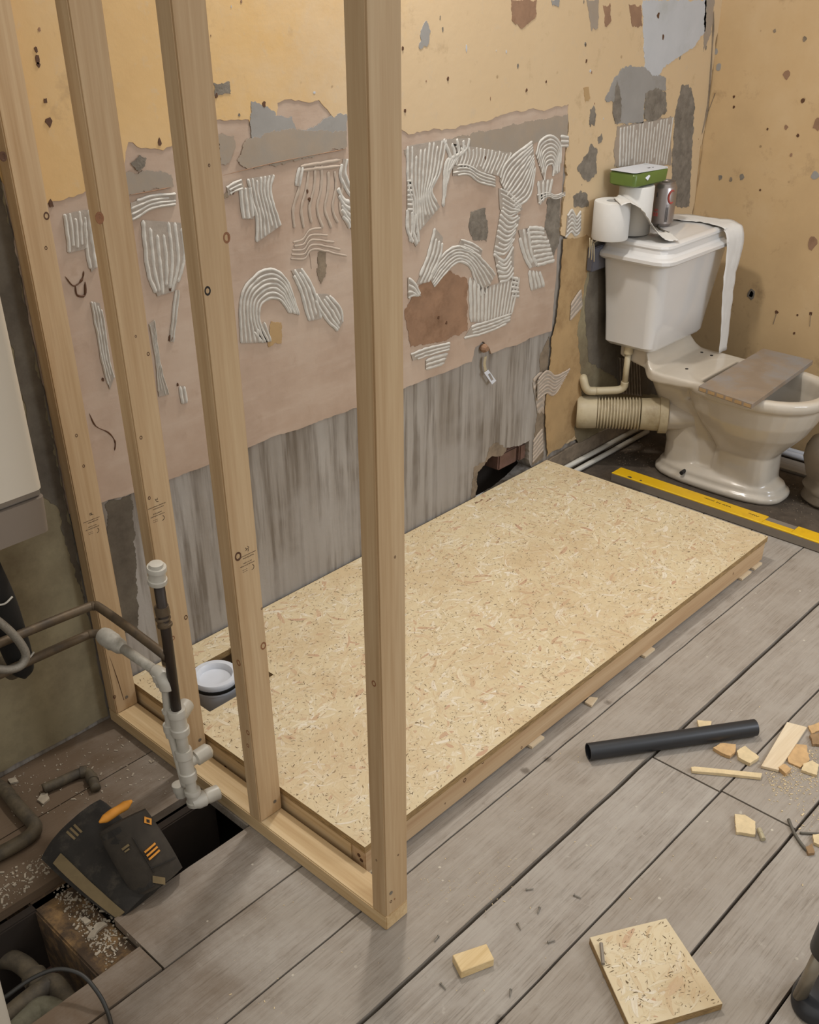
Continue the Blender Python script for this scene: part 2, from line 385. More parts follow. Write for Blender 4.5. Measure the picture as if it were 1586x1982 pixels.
KNOT = plain('dark_knot', '#5b3a20', .7, 0, .4, 200, .2)
KNOTL = plain('pale_knot', '#94633f', .7, 0, .4, 200, .2)
SCRW = plain('screw_steel', '#8f8a80', .35, .7, .1, 50, 0)
SACK = plain('dusty_sack', '#8a7d6b', .85, 0, .2, 12, .3, dirt='#6d6152', dirtamt=.4)
WATER = plain('grey_water', '#7f8380', .05, 0, .05, 5, 0)
GASK = plain('rubber_gasket', '#141414', .5, 0, .1, 20, 0)
PLY = plain('paint_stained_board', '#8e7c68', .7, 0, .25, 12, .3, dirt='#83807d', dirtamt=.42)
DRAB = plain('grey_cable_sheath', '#5f5a50', .6, 0, .15, 30, 0)
CABL = plain('black_cable_sheath', '#2a2824', .5, 0, .15, 30, 0)

# ================================================================ the setting
XR = 2.63; ZT = 2.5
# floor of long boards with real gaps, running along x
bm = B()
ys = [0.0, -.184, -.370, -.545, -.717, -.892, -1.067, -1.244, -1.42, -1.592, -1.77, -1.95, -2.13, -2.31, -2.5]
gaps = {-1.067: .010, -1.244: .005, -.892: .004, -.717: .004, -.184: .003, -1.42: .007, -1.592: .006}
def board(x0, x1, y1, y0, z=0.0):
    g0 = gaps.get(y1, .004)/2; g1 = gaps.get(y0, .004)/2
    n = max(2, int((x1-x0)/.06)); t = bmesh.new()
    def edge(y, s): 
        return [(x0+(x1-x0)*i/n, y+noise.noise(Vector((x0+i*.9, y*7, 0)))*.0018) for i in range(n+1)]
    a = edge(y1-g0, 1); b = edge(y0+g1, -1)
    top = [Vector((x, y, z)) for x, y in a]+[Vector((x, y, z)) for x, y in reversed(b)]
    bot = [p-Vector((0, 0, .022)) for p in top]
    loft(t, [bot, top]); 
    add(bm, t)
for i, (y1, y0) in enumerate(zip(ys, ys[1:])):
    if y1 == -.370:
        board(-.003, XR, y1, y0); continue
    if y1 == -.545:
        board(-.345, XR, y1, y0)
        t = B(); box(t, -1.6, -.349, -.713, -.640, -.022, 0); add(bm, t); continue
    cuts = [-1.6, XR]
    if y1 == -1.067: cuts = [-1.6, .790, XR]
    if y1 == -1.244: cuts = [-1.6, .795, XR]
    if y1 == -.184: cuts = [-1.6, 1.2, XR]
    for a, b in zip(cuts, cuts[1:]): board(a+.0025, b-.0025, y1, y0)
obj('floor', bm, FLOOR, kind='structure')
bm = B()
box(bm, -1.6, XR, -2.5, 0.02, -.30, -.24); obj('floor', bm, VOID, kind='structure')
# back wall: grey rendered base with a broken-out hole near the platform's far end
def wc(y): return lambda p: Vector((p[0], y, p[1]))
hole = [onwall(*p) for p in [(921, 985), (919, 940), (921, 903), (940, 896), (948, 868), (962, 858), (978, 868), (1000, 864), (1026, 852), (1024, 890), (1030, 905), (1000, 935), (960, 965)]]
hole = [Vector((p.x, p.z)) for p in hole]
hole2 = jag(hole, .02, .004, 3)
bm = B()
slab(bm, [[Vector(p) for p in ((-1.6, -.24), (XR+.1, -.24), (XR+.1, ZT), (-1.6, ZT))], hole2], wc(0.0), .06, (0, -1, 0))
wall = obj('wall_back', bm, GREY, kind='structure')
# recess behind the hole: brickwork and a dark pocket
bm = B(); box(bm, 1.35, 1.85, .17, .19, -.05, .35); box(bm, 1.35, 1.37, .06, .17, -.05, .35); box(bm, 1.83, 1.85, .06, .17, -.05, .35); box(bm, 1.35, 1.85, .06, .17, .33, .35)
obj('recess_lining', bm, VOID, wall)  # near-black lining colour stands in for shade inside the hole
bm = B()
for r_ in range(4):
    for c_ in range(3):
        x0 = 1.575+c_*.11+(r_ % 2)*.035; z0 = .118+r_*.068
        if x0 > 1.80: continue
        box(bm, x0, min(x0+.10, 1.83), .012+random.uniform(0, .012), .165, z0, z0+.060, .005)
obj('brickwork', bm, BRICK, wall)
def wpatch(name, pts, mat, y, th, step=.02, amp=.004, seed=0, px=True, holes=()):
    q = [onwall(*p, y) if px else Vector((p[0], 0, p[1])) for p in pts]
    lp = jag([Vector((p.x, p.z)) for p in q], step, amp, seed)
    b_ = B(); slab(b_, [lp]+[list(h) for h in holes], wc(y), th, (0, -1, 0))
    return obj(name, b_, mat, wall)
# pink plaster, a layer 7 mm proud above the old bath line
wpatch('plaster_layer', [(.001, .575), (.1, .572), (.274, .563), (.53, .566), (.875, .560), (1.103, .561), (1.38, .559), (1.395, .60), (1.43, .61), (1.46, .585), (1.475, .56), (1.789, .556), (1.79, 1.16), (1.80, ZT), (.001, ZT)], PLAS, -.007, .0075, .03, .0035, 5, False)
# yellow paint above it
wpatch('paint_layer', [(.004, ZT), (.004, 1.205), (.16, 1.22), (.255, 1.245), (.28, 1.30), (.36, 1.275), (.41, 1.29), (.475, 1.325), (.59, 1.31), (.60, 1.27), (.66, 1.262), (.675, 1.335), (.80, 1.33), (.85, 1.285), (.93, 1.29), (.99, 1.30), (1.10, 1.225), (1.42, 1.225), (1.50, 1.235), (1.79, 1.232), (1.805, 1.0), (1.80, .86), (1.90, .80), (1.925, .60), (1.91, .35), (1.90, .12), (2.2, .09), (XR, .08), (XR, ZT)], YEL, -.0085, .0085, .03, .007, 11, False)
wpatch('ochre_strip', [(1072, 645), (1085, 560), (1092, 462), (1148, 455), (1128, 620), (1126, 800), (1122, 840), (1060, 884), (1056, 790)], OCHRE, -.0095, .002, .02, .005, 21)
wpatch('dark_patch', [(1148, 455), (1180, 440), (1300, 470), (1310, 830), (1230, 840), (1120, 862), (1112, 830), (1128, 770), (1118, 640)], DIRTYW, -.0100, .002, .02, .006, 22)  # darker brown-grey tones on the wall behind the cistern, in two layers
wpatch('dark_patch', [(1148, 462), (1300, 478), (1305, 770), (1235, 760), (1140, 700), (1132, 600)], DARKW, -.0110, .002, .02, .006, 23)
# old stonework left of the stud frame
wpatch('stone_layer', [(-1.6, .02), (-1.2, .015), (-.4, .018), (-.002, .012), (-.002, 2.4), (-1.6, 2.4)], DIRTYW, -.006, .006, .03, .003, 31, False)
wpatch('dark_patch', [(-1.6, 1.02), (-.6, 1.03), (-.12, 1.0), (-.05, .97), (-.05, .80), (-.09, .76), (-.06, .64), (-.022, .60), (-.003, .30), (-.003, 2.38), (-1.6, 2.38)], DARKW, -.0072, .0015, .02, .006, 32, False)  # darker tone over the upper wall and down beside the first stud
# grey skim, cement and filler patches on the yellow paint
for pts, m, y in [
    ([(487, 196), (520, 208), (534, 225), (566, 226), (573, 250), (600, 248), (640, 225), (672, 222), (672, 262), (600, 290), (560, 300), (505, 300), (487, 265)], SKIM, -.0094),
    ([(423, 262), (452, 262), (455, 290), (445, 312), (428, 318)], TAUPE, -.0094),
    ([(480, 268), (560, 250), (672, 255), (672, 284), (600, 305), (560, 312), (480, 328), (460, 310)], TAUPE, -.0100),
    ([(782, 290), (900, 262), (1100, 220), (1100, 265), (1040, 275), (1000, 300), (900, 290), (830, 290), (784, 300)], TAUPE, -.0078),
    ([(1245, 0), (1368, 0), (1366, 60), (1340, 95), (1285, 130), (1270, 160), (1250, 168), (1247, 100)], LILAC, -.0094),
    ([(1172, 192), (1190, 150), (1212, 128), (1250, 130), (1262, 145), (1290, 150), (1290, 175), (1250, 180), (1245, 238), (1195, 240), (1188, 200)], SKIM, -.0100),
    ([(1250, 180), (1270, 170), (1290, 180), (1292, 215), (1262, 240), (1248, 230)], SKIMD, -.0106),
    ([(1320, 165), (1338, 168), (1345, 200), (1340, 300), (1335, 400), (1300, 400), (1302, 300), (1308, 220)], SKIMD, -.0094),
    ([(1195, 155), (1204, 190), (1203, 235), (1192, 240), (1187, 215)], SKIMD, -.0106),
    ([(1118, 325), (1135, 300), (1145, 278), (1157, 290), (1156, 335), (1140, 352), (1128, 345)], SKIMD, -.0094),
    ([(1143, 212), (1150, 204), (1154, 220), (1151, 244), (1142, 242)], SKIMD, -.0094),
    ([(1158, 265), (1165, 258), (1167, 270), (1160, 278)], SKIMD, -.0094),
    ([(1110, 380), (1125, 368), (1138, 378), (1140, 400), (1112, 402)], SKIMD, -.0094),
    ([(1060, 385), (1085, 380), (1083, 470), (1070, 500), (1052, 490)], SKIMD, -.0084),
    ([(912, 410), (940, 402), (945, 440), (942, 468), (916, 464), (908, 440)], SKIMD, -.0084),
    ([(414, 160), (445, 158), (447, 182), (416, 186)], SKIMD, -.0094),
    ([(254, 316), (270, 300), (284, 306), (281, 322), (268, 332)], SKIMD, -.0106),
    ([(990, 0), (1040, 0), (1036, 36), (1010, 55), (992, 40)], BROWNP, -.0094),
    ([(1068, 0), (1084, 0), (1082, 14), (1070, 12)], SKIM, -.0094),
    ([(1136, 0), (1160, 0), (1158, 55), (1146, 60)], TAUPE, -.0094),
    ([(1168, 10), (1182, 6), (1184, 40), (1172, 52)], BROWNP, -.0094),
    ([(1218, 8), (1240, 10), (1244, 50), (1226, 52)], BROWNP, -.0094),
    ([(815, 60), (826, 40), (834, 60), (828, 90), (812, 94)], SKIM, -.0094),
    ([(1130, 170), (1140, 168), (1143, 190), (1133, 198)], OCHRE, -.0094),
    ([(1190, 285), (1196, 245), (1300, 225), (1300, 320), (1190, 322)], TAUPE, -.0100),
    ([(1366, 0), (1384, 0), (1378, 60), (1362, 100)], TAUPE, -.0094),
    ([(805, 560), (850, 520), (905, 540), (905, 640), (860, 660), (795, 672), (784, 600)], BROWNP, -.0084),
    ([(525, 622), (545, 625), (545, 665), (520, 672)], OCHRE, -.0084),
    ([(616, 490), (632, 486), (632, 530), (622, 550), (615, 530)], MORT, -.0084),
    ([(240, 336), (290, 330), (332, 338), (336, 362), (242, 376)], TAUPE, -.0094),
    ([(424, 380), (440, 372), (443, 380), (430, 385)], MORT, -.0094),
    ([(205, 975), (255, 955), (262, 1060), (268, 1220), (240, 1225), (215, 1100)], DARKW, -.0010),
    ([(1046, 690), (1064, 650), (1058, 780), (1052, 885), (1030, 900), (1040, 800)], MORT, -.0015),
    ([(918, 905), (940, 893), (948, 866), (962, 856), (982, 868), (975, 880), (950, 885), (925, 915), (922, 960), (912, 972)], MORT, -.0012)]:
    wpatch('wall_patch', pts, m, y, .0012, .009, .0042, random.random()*50)
# small chips and nail holes peppered over the painted plaster
random.seed(91)
for nm_, m_2, cnt, rr0 in (('paint_chips', SKIMD, 46, .0035), ('paint_chips', BROWNP, 40, .0030), ('paint_chips', LILAC, 36, .0030)):
    b_ = B()
    for _ in range(cnt):
        x_ = random.choice([random.uniform(1.15, 2.6), random.uniform(1.85, 2.6), random.uniform(.1, 2.6)]); z_ = random.uniform(1.26, 2.0) if x_ < 1.85 else random.uniform(.95, 2.0)
        r_ = rr0*random.uniform(.4, 1.7); el = random.uniform(1, 2.6)
        slab(b_, [[Vector((x_+r_*random.uniform(.5, 1.1)*math.cos(k*.7854), z_+el*r_*random.uniform(.5, 1.1)*math.sin(k*.7854))) for k in range(8)]], wc(-.0091), .001, (0, -1, 0))
    obj(nm_, b_, m_2, wall, kind='stuff')
# crack lines and pits
def crack(pts, y=-.0086, r=.0022, mat=None, name='wall_crack'):
    b_ = B(); q = smoothpath([onwall(px+random.uniform(-1, 1), py+random.uniform(-1, 1), y) for px, py in pts], 4)
    rr = [r*random.uniform(.4, 1.3) for _ in q]; rr[0] = rr[-1] = .0003
    tube(b_, q, rr, 6, sm=False); obj(name, b_, mat or KNOT, wall)
crack([(126, 535), (140, 552), (152, 550), (160, 540), (162, 525)]); crack([(146, 552), (150, 570), (164, 572), (165, 545)])
crack([(172, 800), (185, 825), (210, 838), (222, 855), (222, 872)], -.0076, .0016)
crack([(600, 490), (603, 520)], -.0076, .0015); crack([(395, 470), (425, 455)], -.0076, .001)
crack([(432, 340), (520, 318), (600, 302), (672, 288)], -.0102, .0012, BROWNP); crack([(250, 378), (300, 368), (332, 362)], -.0102, .0013, BROWNP)
crack([(1382, 20), (1378, 100), (1370, 200), (1360, 260)], -.0098, .004, MORT); crack([(1346, 400), (1352, 330), (1358, 280)], -.0098, .003, OCHRE)
for (px, py, r) in [(1020, 175, 3), (868, 152, 3), (1058, 158, 2), (512, 203, 4), (100, 395, 4), (310, 275, 4), (72, 115, 4), (70, 95, 3), (88, 195, 3), (95, 235, 5), (75, 125, 3), (330, 560, 3), (330, 655, 4), (300, 765, 3), (420, 185, 3), (785, 215, 3), (1136, 118, 3), (850, 615, 3), (865, 625, 3), (600, 385, 3), (345, 745, 2), (595, 370, 3), (452, 372, 3), (1275, 30, 6), (1284, 72, 5), (780, 95, 3), (940, 305, 3), (200, 735, 2), (330, 1080, 3)]:
    b_ = B(); c = onwall(px, py, -.0098); n = 8; rr = r*.0014
    pts_ = [Vector((c.x+rr*random.uniform(.5, 1.2)*math.cos(k*2*math.pi/n), c.z+1.4*rr*random.uniform(.5, 1.2)*math.sin(k*2*math.pi/n))) for k in range(n)]
    slab(b_, [pts_], wc(-.0098), .004, (0, -1, 0)); obj('wall_pit', b_, KNOT, wall)
# combed tile adhesive: real ridges between two guide strokes
def comb(Ap, Bp, n, mat=ADH, h=.0032, base=True, y0=-.0088, wf=.38, tr=None, wob=.0014):
    if tr: Ap = [tr(*p) for p in Ap]; Bp = [tr(*p) for p in Bp]
    A = smoothpath([onwall(*p) for p in Ap], 7); Bq = smoothpath([onwall(*p) for p in Bp], 7)
    m = max(len(A), len(Bq))
    def rs(P):
        out = []
        for i in range(m):
            f = i*(len(P)-1)/(m-1); k = min(int(f), len(P)-2); out.append(P[k].lerp(P[k+1], f-k))
        return out
    A, Bq = rs(A), rs(Bq); b_ = B(); sd = random.random()*90
    pitch = sum((A[i]-Bq[i]).length for i in range(m))/m/max(1, n-1)
    for k in range(n):
        t = k/max(1, n-1); P = [A[i].lerp(Bq[i], t) for i in range(m)]
        s0 = random.choice([0, 0, 0, 1, 2]) if m > 6 else 0; s1 = m-random.choice([0, 0, 0, 1, 2]) if m > 6 else m
        # refine straight strokes
        Q = []
        for i in range(s0, s1-1):
            for j in range(3 if m > 6 else 10): Q.append(P[i].lerp(P[i+1], j/(3 if m > 6 else 10)))
        Q.append(P[s1-1]); nQ = len(Q)
        rows = []
        for i, p in enumerate(Q):
            a = Q[max(0, i-1)]; c = Q[min(nQ-1, i+1)]; d = (c-a); d = Vector((d.x, 0, d.z)).normalized(); s = Vector((-d.z, 0, d.x))
            wv = noise.noise(Vector((p.x*40+sd, p.z*40, 0)))
            p = p+s*wv*wob; ww = pitch*wf*(1+.35*noise.noise(Vector((p.x*70, p.z*70, sd)))); hh = h*(.75+.5*noise.noise(Vector((p.x*50, p.z*50, sd+k))))
            e = .35 if i in (0, nQ-1) else 1
            rows.append([Vector((p.x, y0+.0006, p.z))+s*ww*e, Vector((p.x, y0-hh*.7*e, p.z))+s*ww*.55*e, Vector((p.x, y0-hh*e, p.z)), Vector((p.x, y0-hh*.7*e, p.z))-s*ww*.55*e, Vector((p.x, y0+.0006, p.z))-s*ww*e])
        loft(b_, rows)
    if base:
        rows = []
        for i in range(m):
            rows.append([A[i]+Vector((0, y0-.0007, 0)), Bq[i]+Vector((0, y0-.0007, 0)), Bq[i]+Vector((0, y0+.0005, 0)), A[i]+Vector((0, y0+.0005, 0))])
        q_ = bmesh.new(); loft(q_, rows); add(b_, q_, 1)
    return obj('adhesive_ridges', b_, [mat, GROOVE], wall, smooth=50)
c6 = lambda x, y: (400+x/2.203, 150+y/2.203)
F = ADHF
for A, Bq, n, kw in [
    ([(140, 1130), (135, 960), (170, 870), (255, 815), (330, 860), (385, 1010)], [(255, 1125), (215, 1030), (225, 960), (270, 935), (310, 950), (345, 1000)], 7, {}),
    ([(350, 820), (390, 900), (430, 1035)], [(392, 812), (445, 900), (478, 1025)], 4, {}),
    ([(440, 920), (490, 1010), (550, 1078)], [(505, 920), (560, 980), (572, 1040)], 5, {}),
    ([(190, 1080), (232, 1128)], [(235, 1040), (265, 1122)], 4, {}),
    ([(165, 430), (185, 520), (205, 600), (205, 700)], [(275, 412), (262, 480), (285, 570), (305, 630)], 7, {}),
    ([(75, 470), (100, 450), (140, 435)], [(82, 502), (110, 480), (150, 470)], 3, {}),
    ([(135, 470), (140, 540), (150, 600)], [(175, 465), (180, 540), (190, 600)], 3, {}),
    ([(385, 380), (370, 460)], [(400, 378), (385, 462)], 2, {'wob': .003}),
    ([(390, 378), (560, 350)], [(390, 395), (560, 375)], 2, {'mat': F, 'h': .0015, 'base': False}),
    ([(400, 380), (385, 470), (360, 560), (365, 640)], [(560, 365), (570, 470), (560, 560), (600, 640)], 7, {'mat': F, 'h': .0008, 'base': False, 'wf': .16}),
    ([(360, 700), (400, 690), (430, 650), (480, 640)], [(350, 770), (410, 770), (450, 730), (590, 760)], 5, {'mat': F, 'h': .0009, 'base': False, 'wf': .2}),
    ([(572, 345), (562, 420), (590, 480), (606, 500)], [(590, 345), (582, 410), (606, 470), (608, 480)], 2, {}),
    ([(550, 470), (575, 520), (608, 530)], [(570, 590), (590, 610), (610, 650)], 5, {}),
    # large area right of the front post
    ([(848, 290), (850, 450), (872, 560), (858, 700)], [(1012, 262), (985, 400), (950, 480), (985, 550)], 10, {}),
    ([(1000, 262), (1030, 340), (1010, 370), (1000, 550)], [(1110, 258), (1100, 300), (1060, 340), (1020, 400)], 5, {}),
    ([(1035, 280), (1050, 320), (1040, 370)], [(1290, 320), (1270, 360), (1240, 420)], 16, {'h': .0024, 'wf': .3}),
    ([(1040, 375), (1100, 372), (1160, 405), (1222, 425)], [(1040, 418), (1105, 410), (1150, 442), (1222, 462)], 4, {}),
    ([(1240, 440), (1270, 360), (1380, 272)], [(1300, 560), (1370, 500), (1392, 380)], 11, {}),
    ([(1395, 330), (1415, 270), (1460, 248), (1500, 290), (1498, 400)], [(1430, 440), (1440, 380), (1460, 365), (1470, 380), (1468, 420)], 8, {}),
    ([(1405, 440), (1415, 540)], [(1465, 430), (1450, 500)], 4, {}),
    ([(1400, 500), (1440, 490), (1480, 500), (1520, 485)], [(1405, 535), (1440, 505), (1480, 515), (1520, 500)], 3, {}),
    ([(1500, 250), (1535, 255)], [(1500, 290), (1535, 290)], 3, {}),
    ([(1235, 470), (1290, 500), (1340, 560)], [(1240, 560), (1280, 590), (1320, 570)], 6, {}),
    ([(1245, 560), (1290, 600), (1330, 580)], [(1215, 740), (1260, 750), (1300, 700)], 9, {}),
    ([(1215, 750), (1260, 780), (1300, 720)], [(1240, 870), (1275, 860), (1300, 830)], 6, {}),
    ([(1320, 650), (1345, 750), (1375, 810)], [(1362, 640), (1375, 740), (1400, 800)], 3, {}),
    ([(1350, 640), (1400, 640), (1435, 650)], [(1395, 800), (1430, 790), (1475, 778)], 9, {}),
    ([(1368, 820), (1380, 905)], [(1410, 825), (1430, 890)], 4, {}),
    ([(940, 850), (985, 770), (1050, 720), (1120, 735), (1190, 800), (1222, 840)], [(960, 890), (1010, 830), (1060, 785), (1110, 800), (1140, 870), (1165, 940)], 6, {}),
    ([(1075, 690), (1130, 710), (1165, 735)], [(1065, 715), (1120, 740), (1160, 760)], 3, {}),
    ([(965, 640), (935, 760), (885, 880)], [(998, 680), (985, 760), (935, 870)], 4, {}),
    ([(848, 560), (850, 650), (882, 720)], [(880, 580), (890, 640), (895, 700)], 3, {}),
    ([(848, 850), (880, 880), (905, 930)], [(850, 940), (860, 930), (880, 925)], 4, {}),
    ([(845, 440), (866, 440)], [(845, 560), (870, 560)], 7, {}),
    ([(1115, 850), (1120, 1040)], [(1185, 900), (1180, 1040)], 5, {}),
    ([(1185, 890), (1180, 1040)], [(1325, 850), (1290, 1010)], 10, {'h': .0026}),
    ([(1290, 850), (1320, 860)], [(1290, 930), (1325, 930)], 5, {}),
    ([(1120, 1060), (1200, 1035), (1290, 1005)], [(1090, 1108), (1180, 1085), (1285, 1040)], 4, {}),
    ([(862, 1178), (940, 1150), (1030, 1130)], [(870, 1205), (940, 1180), (1028, 1155)], 3, {}),
    ([(925, 1205), (1020, 1175)], [(925, 1240), (1005, 1215)], 3, {}),
    ([(1528, 590), (1548, 565), (1566, 592), (1586, 570)], [(1520, 680), (1545, 655), (1566, 670), (1586, 650)], 6, {'y0': -.010}),
    ([(1400, 1290), (1440, 1250), (1480, 1270), (1540, 1240)], [(1400, 1370), (1440, 1340), (1470, 1350), (1500, 1310)], 7, {'y0': -.011, 'mat': F}),
    ]: comb(A, Bq, n, tr=c6, **kw)
for A, Bq, n, kw in [
    ([(1197, 246), (1196, 280), (1195, 322)], [(1298, 226), (1292, 270), (1285, 318)], 18, {'h': .0022, 'y0': -.0102, 'wf': .3}),
    ([(121, 413), (126, 450), (130, 488)], [(158, 405), (162, 450), (162, 480)], 5, {}),
    ([(158, 405), (164, 480), (172, 525)], [(166, 405), (176, 480), (180, 518)], 2, {}),
    ([(248, 392), (290, 378), (336, 374)], [(250, 425), (290, 402), (336, 394)], 4, {}),
    ([(272, 425), (282, 520), (300, 572)], [(345, 430), (352, 500), (333, 562)], 7, {}),
    ([(336, 560), (325, 660)], [(342, 560), (331, 660)], 2, {}),
    ([(173, 582), (180, 620), (192, 690), (208, 752)], [(188, 585), (198, 630), (206, 690), (216, 730)], 4, {}),
    ([(285, 625), (298, 700), (303, 766)], [(294, 618), (305, 700), (322, 762)], 4, {}),
    ([(344, 746), (350, 780)], [(352, 746), (358, 778)], 2, {}),
    ([(1032, 855), (1050, 830)], [(1030, 895), (1052, 868)], 6, {'y0': -.002, 'mat': F}),
    ([(1030, 740), (1046, 725), (1056, 735)], [(1040, 800), (1050, 790), (1056, 800)], 6, {'y0': -.002, 'mat': F}),
    ([(1100, 590), (1120, 560)], [(1098, 618), (1122, 590)], 4, {'y0': -.012, 'mat': F}),
    ([(1192, 690), (1194, 760)], [(1235, 700), (1238, 765)], 9, {'y0': -.0118, 'mat': DARKW, 'h': .003}),
    ]: comb(A, Bq, n, **kw)
# crumbling base course behind the toilet, where the skirting was
bm = B(); q = jag([Vector(p) for p in ((1.80, -.02), (XR, -.02), (XR, .085), (2.0, .092), (1.80, .083))], .02, .003, 4)
slab(bm, [q], wc(-.012), .014, (0, -1, 0)); obj('base_course', bm, MORT, wall)
# right wall
bm = B(); box(bm, XR, XR+.1, -2.5, .1, -.24, ZT)
rw = obj('wall_right', bm, YELR, kind='structure')
for px, py, r, m in [(1395, 343, 5, SKIMD), (1436, 343, 5, SKIMD), (1415, 348, 4, MORT), (1392, 130, 6, SKIM), (1386, 100, 5, SKIM), (1523, 145, 7, BROWNP), (1555, 195, 4, KNOT), (1522, 246, 4, BROWNP), (1545, 263, 3, KNOT), (1421, 187, 2.5, KNOT), (1421, 207, 2.5, KNOT), (1351, 290, 2.5, KNOT), (1558, 75, 4, MORT), (1454, 569, 9, SKIMD), (1455, 570, 5, DINK), (1504, 604, 3.5, KNOT), (1570, 607, 3.5, KNOT), (1544, 610, 2, KNOT), (1538, 645, 2.5, KNOT), (1358, 200, 3, KNOT), (1472, 368, 2, KNOT), (1486, 250, 2, KNOT), (1532, 300, 3, BROWNP), (1578, 340, 8, SKIM), (1583, 240, 10, BROWNP), (1500, 60, 3, MORT), (1572, 470, 10, BROWNP), (1419, 588, 3, OCHRE), (1372, 128, 4, BROWNP), (1364, 205, 4, TAUPE), (1356, 255, 5, BROWNP)]:
    b_ = B(); c = at(px, py, 0, XR-.001); n = 10; rr = r*.0019
    pts_ = [Vector((c.y+rr*random.uniform(.6, 1.1)*math.cos(k*2*math.pi/n), c.z+1.15*rr*random.uniform(.6, 1.2)*math.sin(k*2*math.pi/n))) for k in range(n)]
    slab(b_, [pts_], lambda p: Vector((XR-.0012, p[0], p[1])), .003, (-1, 0, 0)); obj('wall_mark', b_, m, rw)
for a in [((1504, 606), (1497, 628)), ((1570, 608), (1568, 632)), ((1385, 180), (1372, 215))]:
    b_ = B(); tube(b_, [at(*a[0], 0, XR-.001), at(*a[1], 0, XR-.001)], .001, 6, sm=False); obj('wall_scratch', b_, MORT, rw)
# dirt where the old floor covering ended around the toilet
bm = B(); q = jag([Vector(p) for p in ((1.83, -.002), (XR-.01, -.002), (XR-.01, -1.0), (2.05, -1.0), (2.0, -.86), (1.99, -.30), (1.83, -.30))], .03, .006, 9)
slab(bm, [q], lambda p: Vector((p[0], p[1], .002)), .0018, (0, 0, 1)); obj('floor_dirt', bm, DIRT, kind='structure')

# ================================================================ timber stud frame
fr = thing('timber_stud_frame', 'new softwood stud wall frame of four uprights on a bottom plate beside the OSB platform', 'stud wall', (0.03, -.48, 0))
bm = B(); box(bm, 0, .061, -.962, -.010, 0.0005, .038, .0022); obj('bottom_plate', bm, CLSY, fr)
random.seed(3)
SY = [(-.0485, -.0105), (-.329, -.291), (-.590, -.5525), (-.962, -.924)]
studs = []
def knot(px, py, axis, val, r, parent, mat=KNOT, ring=True):
    c = at(px, py, axis, val); b_ = B(); n = 14
    e1 = Vector((1, 0, 0)) if axis == 1 else Vector((0, 1, 0)); e2 = Vector((0, 0, 1)); nn = Vector((0, -1, 0)) if axis == 1 else Vector((-1, 0, 0))
    def rg(k, d): return [c+nn*d+e1*r*k*math.cos(a)+e2*r*1.25*k*math.sin(a) for a in [2*math.pi*i/n for i in range(n)]]
    loft(b_, [rg(1, -.0008), rg(1, .0003), rg(.6, .0003), rg(.55, -.0001)], cap0=True, cap1=True); obj('knot', b_, mat, parent)
def screw(px, py, axis, val, parent):
    c = at(px, py, axis, val); nn = Vector((0, -1, 0)) if axis == 1 else Vector((-1, 0, 0))
    b_ = B(); cyl(b_, c-nn*.002, c+nn*.001, .0042, 12); obj('screw_head', b_, SCRW, parent)
for i, (y0, y1) in enumerate(SY):
    bm = B(); box(bm, .0, .061, y0, y1, .038, 2.42, .0025)
    s = obj('stud', bm, CLSZ, fr); studs.append(s)
bm = B(); box(bm, 0, .061, -.962, -.010, 2.42, 2.458, .002); obj('top_plate', bm, CLSY, fr)
for i, px, py, ax, r, m in [(0, 90, 418, 1, .006, KNOT), (0, 6, 303, 1, .007, KNOT), (0, 89, 480, 1, .003, KNOT), (0, 148, 843, 1, .003, KNOT), (0, 162, 902, 1, .003, KNOT), (0, 222, 1349, 1, .004, KNOT),
    (1, 193, 422, 1, .008, KNOTL), (1, 287, 685, 1, .003, KNOT), (1, 273, 847, 1, .003, KNOT), (1, 289, 964, 1, .003, KNOT), (1, 360, 1195, 1, .0045, KNOT), (1, 335, 1235, 1, .0045, KNOTL), (1, 263, 651, 1, .002, KNOT),
    (2, 402, 563, 1, .006, DINK), (2, 439, 460, 1, .007, KNOTL), (2, 405, 320, 1, .002, KNOT), (2, 510, 1250, 1, .007, KNOTL), (2, 462, 1283, 0, .006, KNOTL), (2, 507, 1178, 1, .002, KNOT), (2, 480, 1418, 0, .005, KNOTL), (2, 480, 1443, 0, .004, KNOTL), (2, 461, 1077, 1, .0075, KNOT),
    (3, 729, 1665, 0, .002, KNOT), (3, 757, 1745, 1, .003, KNOT), (3, 771, 1655, 1, .002, KNOT), (3, 764, 1740, 1, .002, KNOTL), (3, 724, 1323, 0, .005, KNOTL), (3, 765, 1078, 1, .002, KNOT)]:
    knot(px, py, ax, SY[i][0] if ax == 1 else 0.0, r, studs[i], m)
for i, px, py in [(0, 245, 1349), (1, 387, 1432), (2, 532, 1551), (3, 757, 1728)]: screw(px, py, 1, SY[i][0], studs[i])
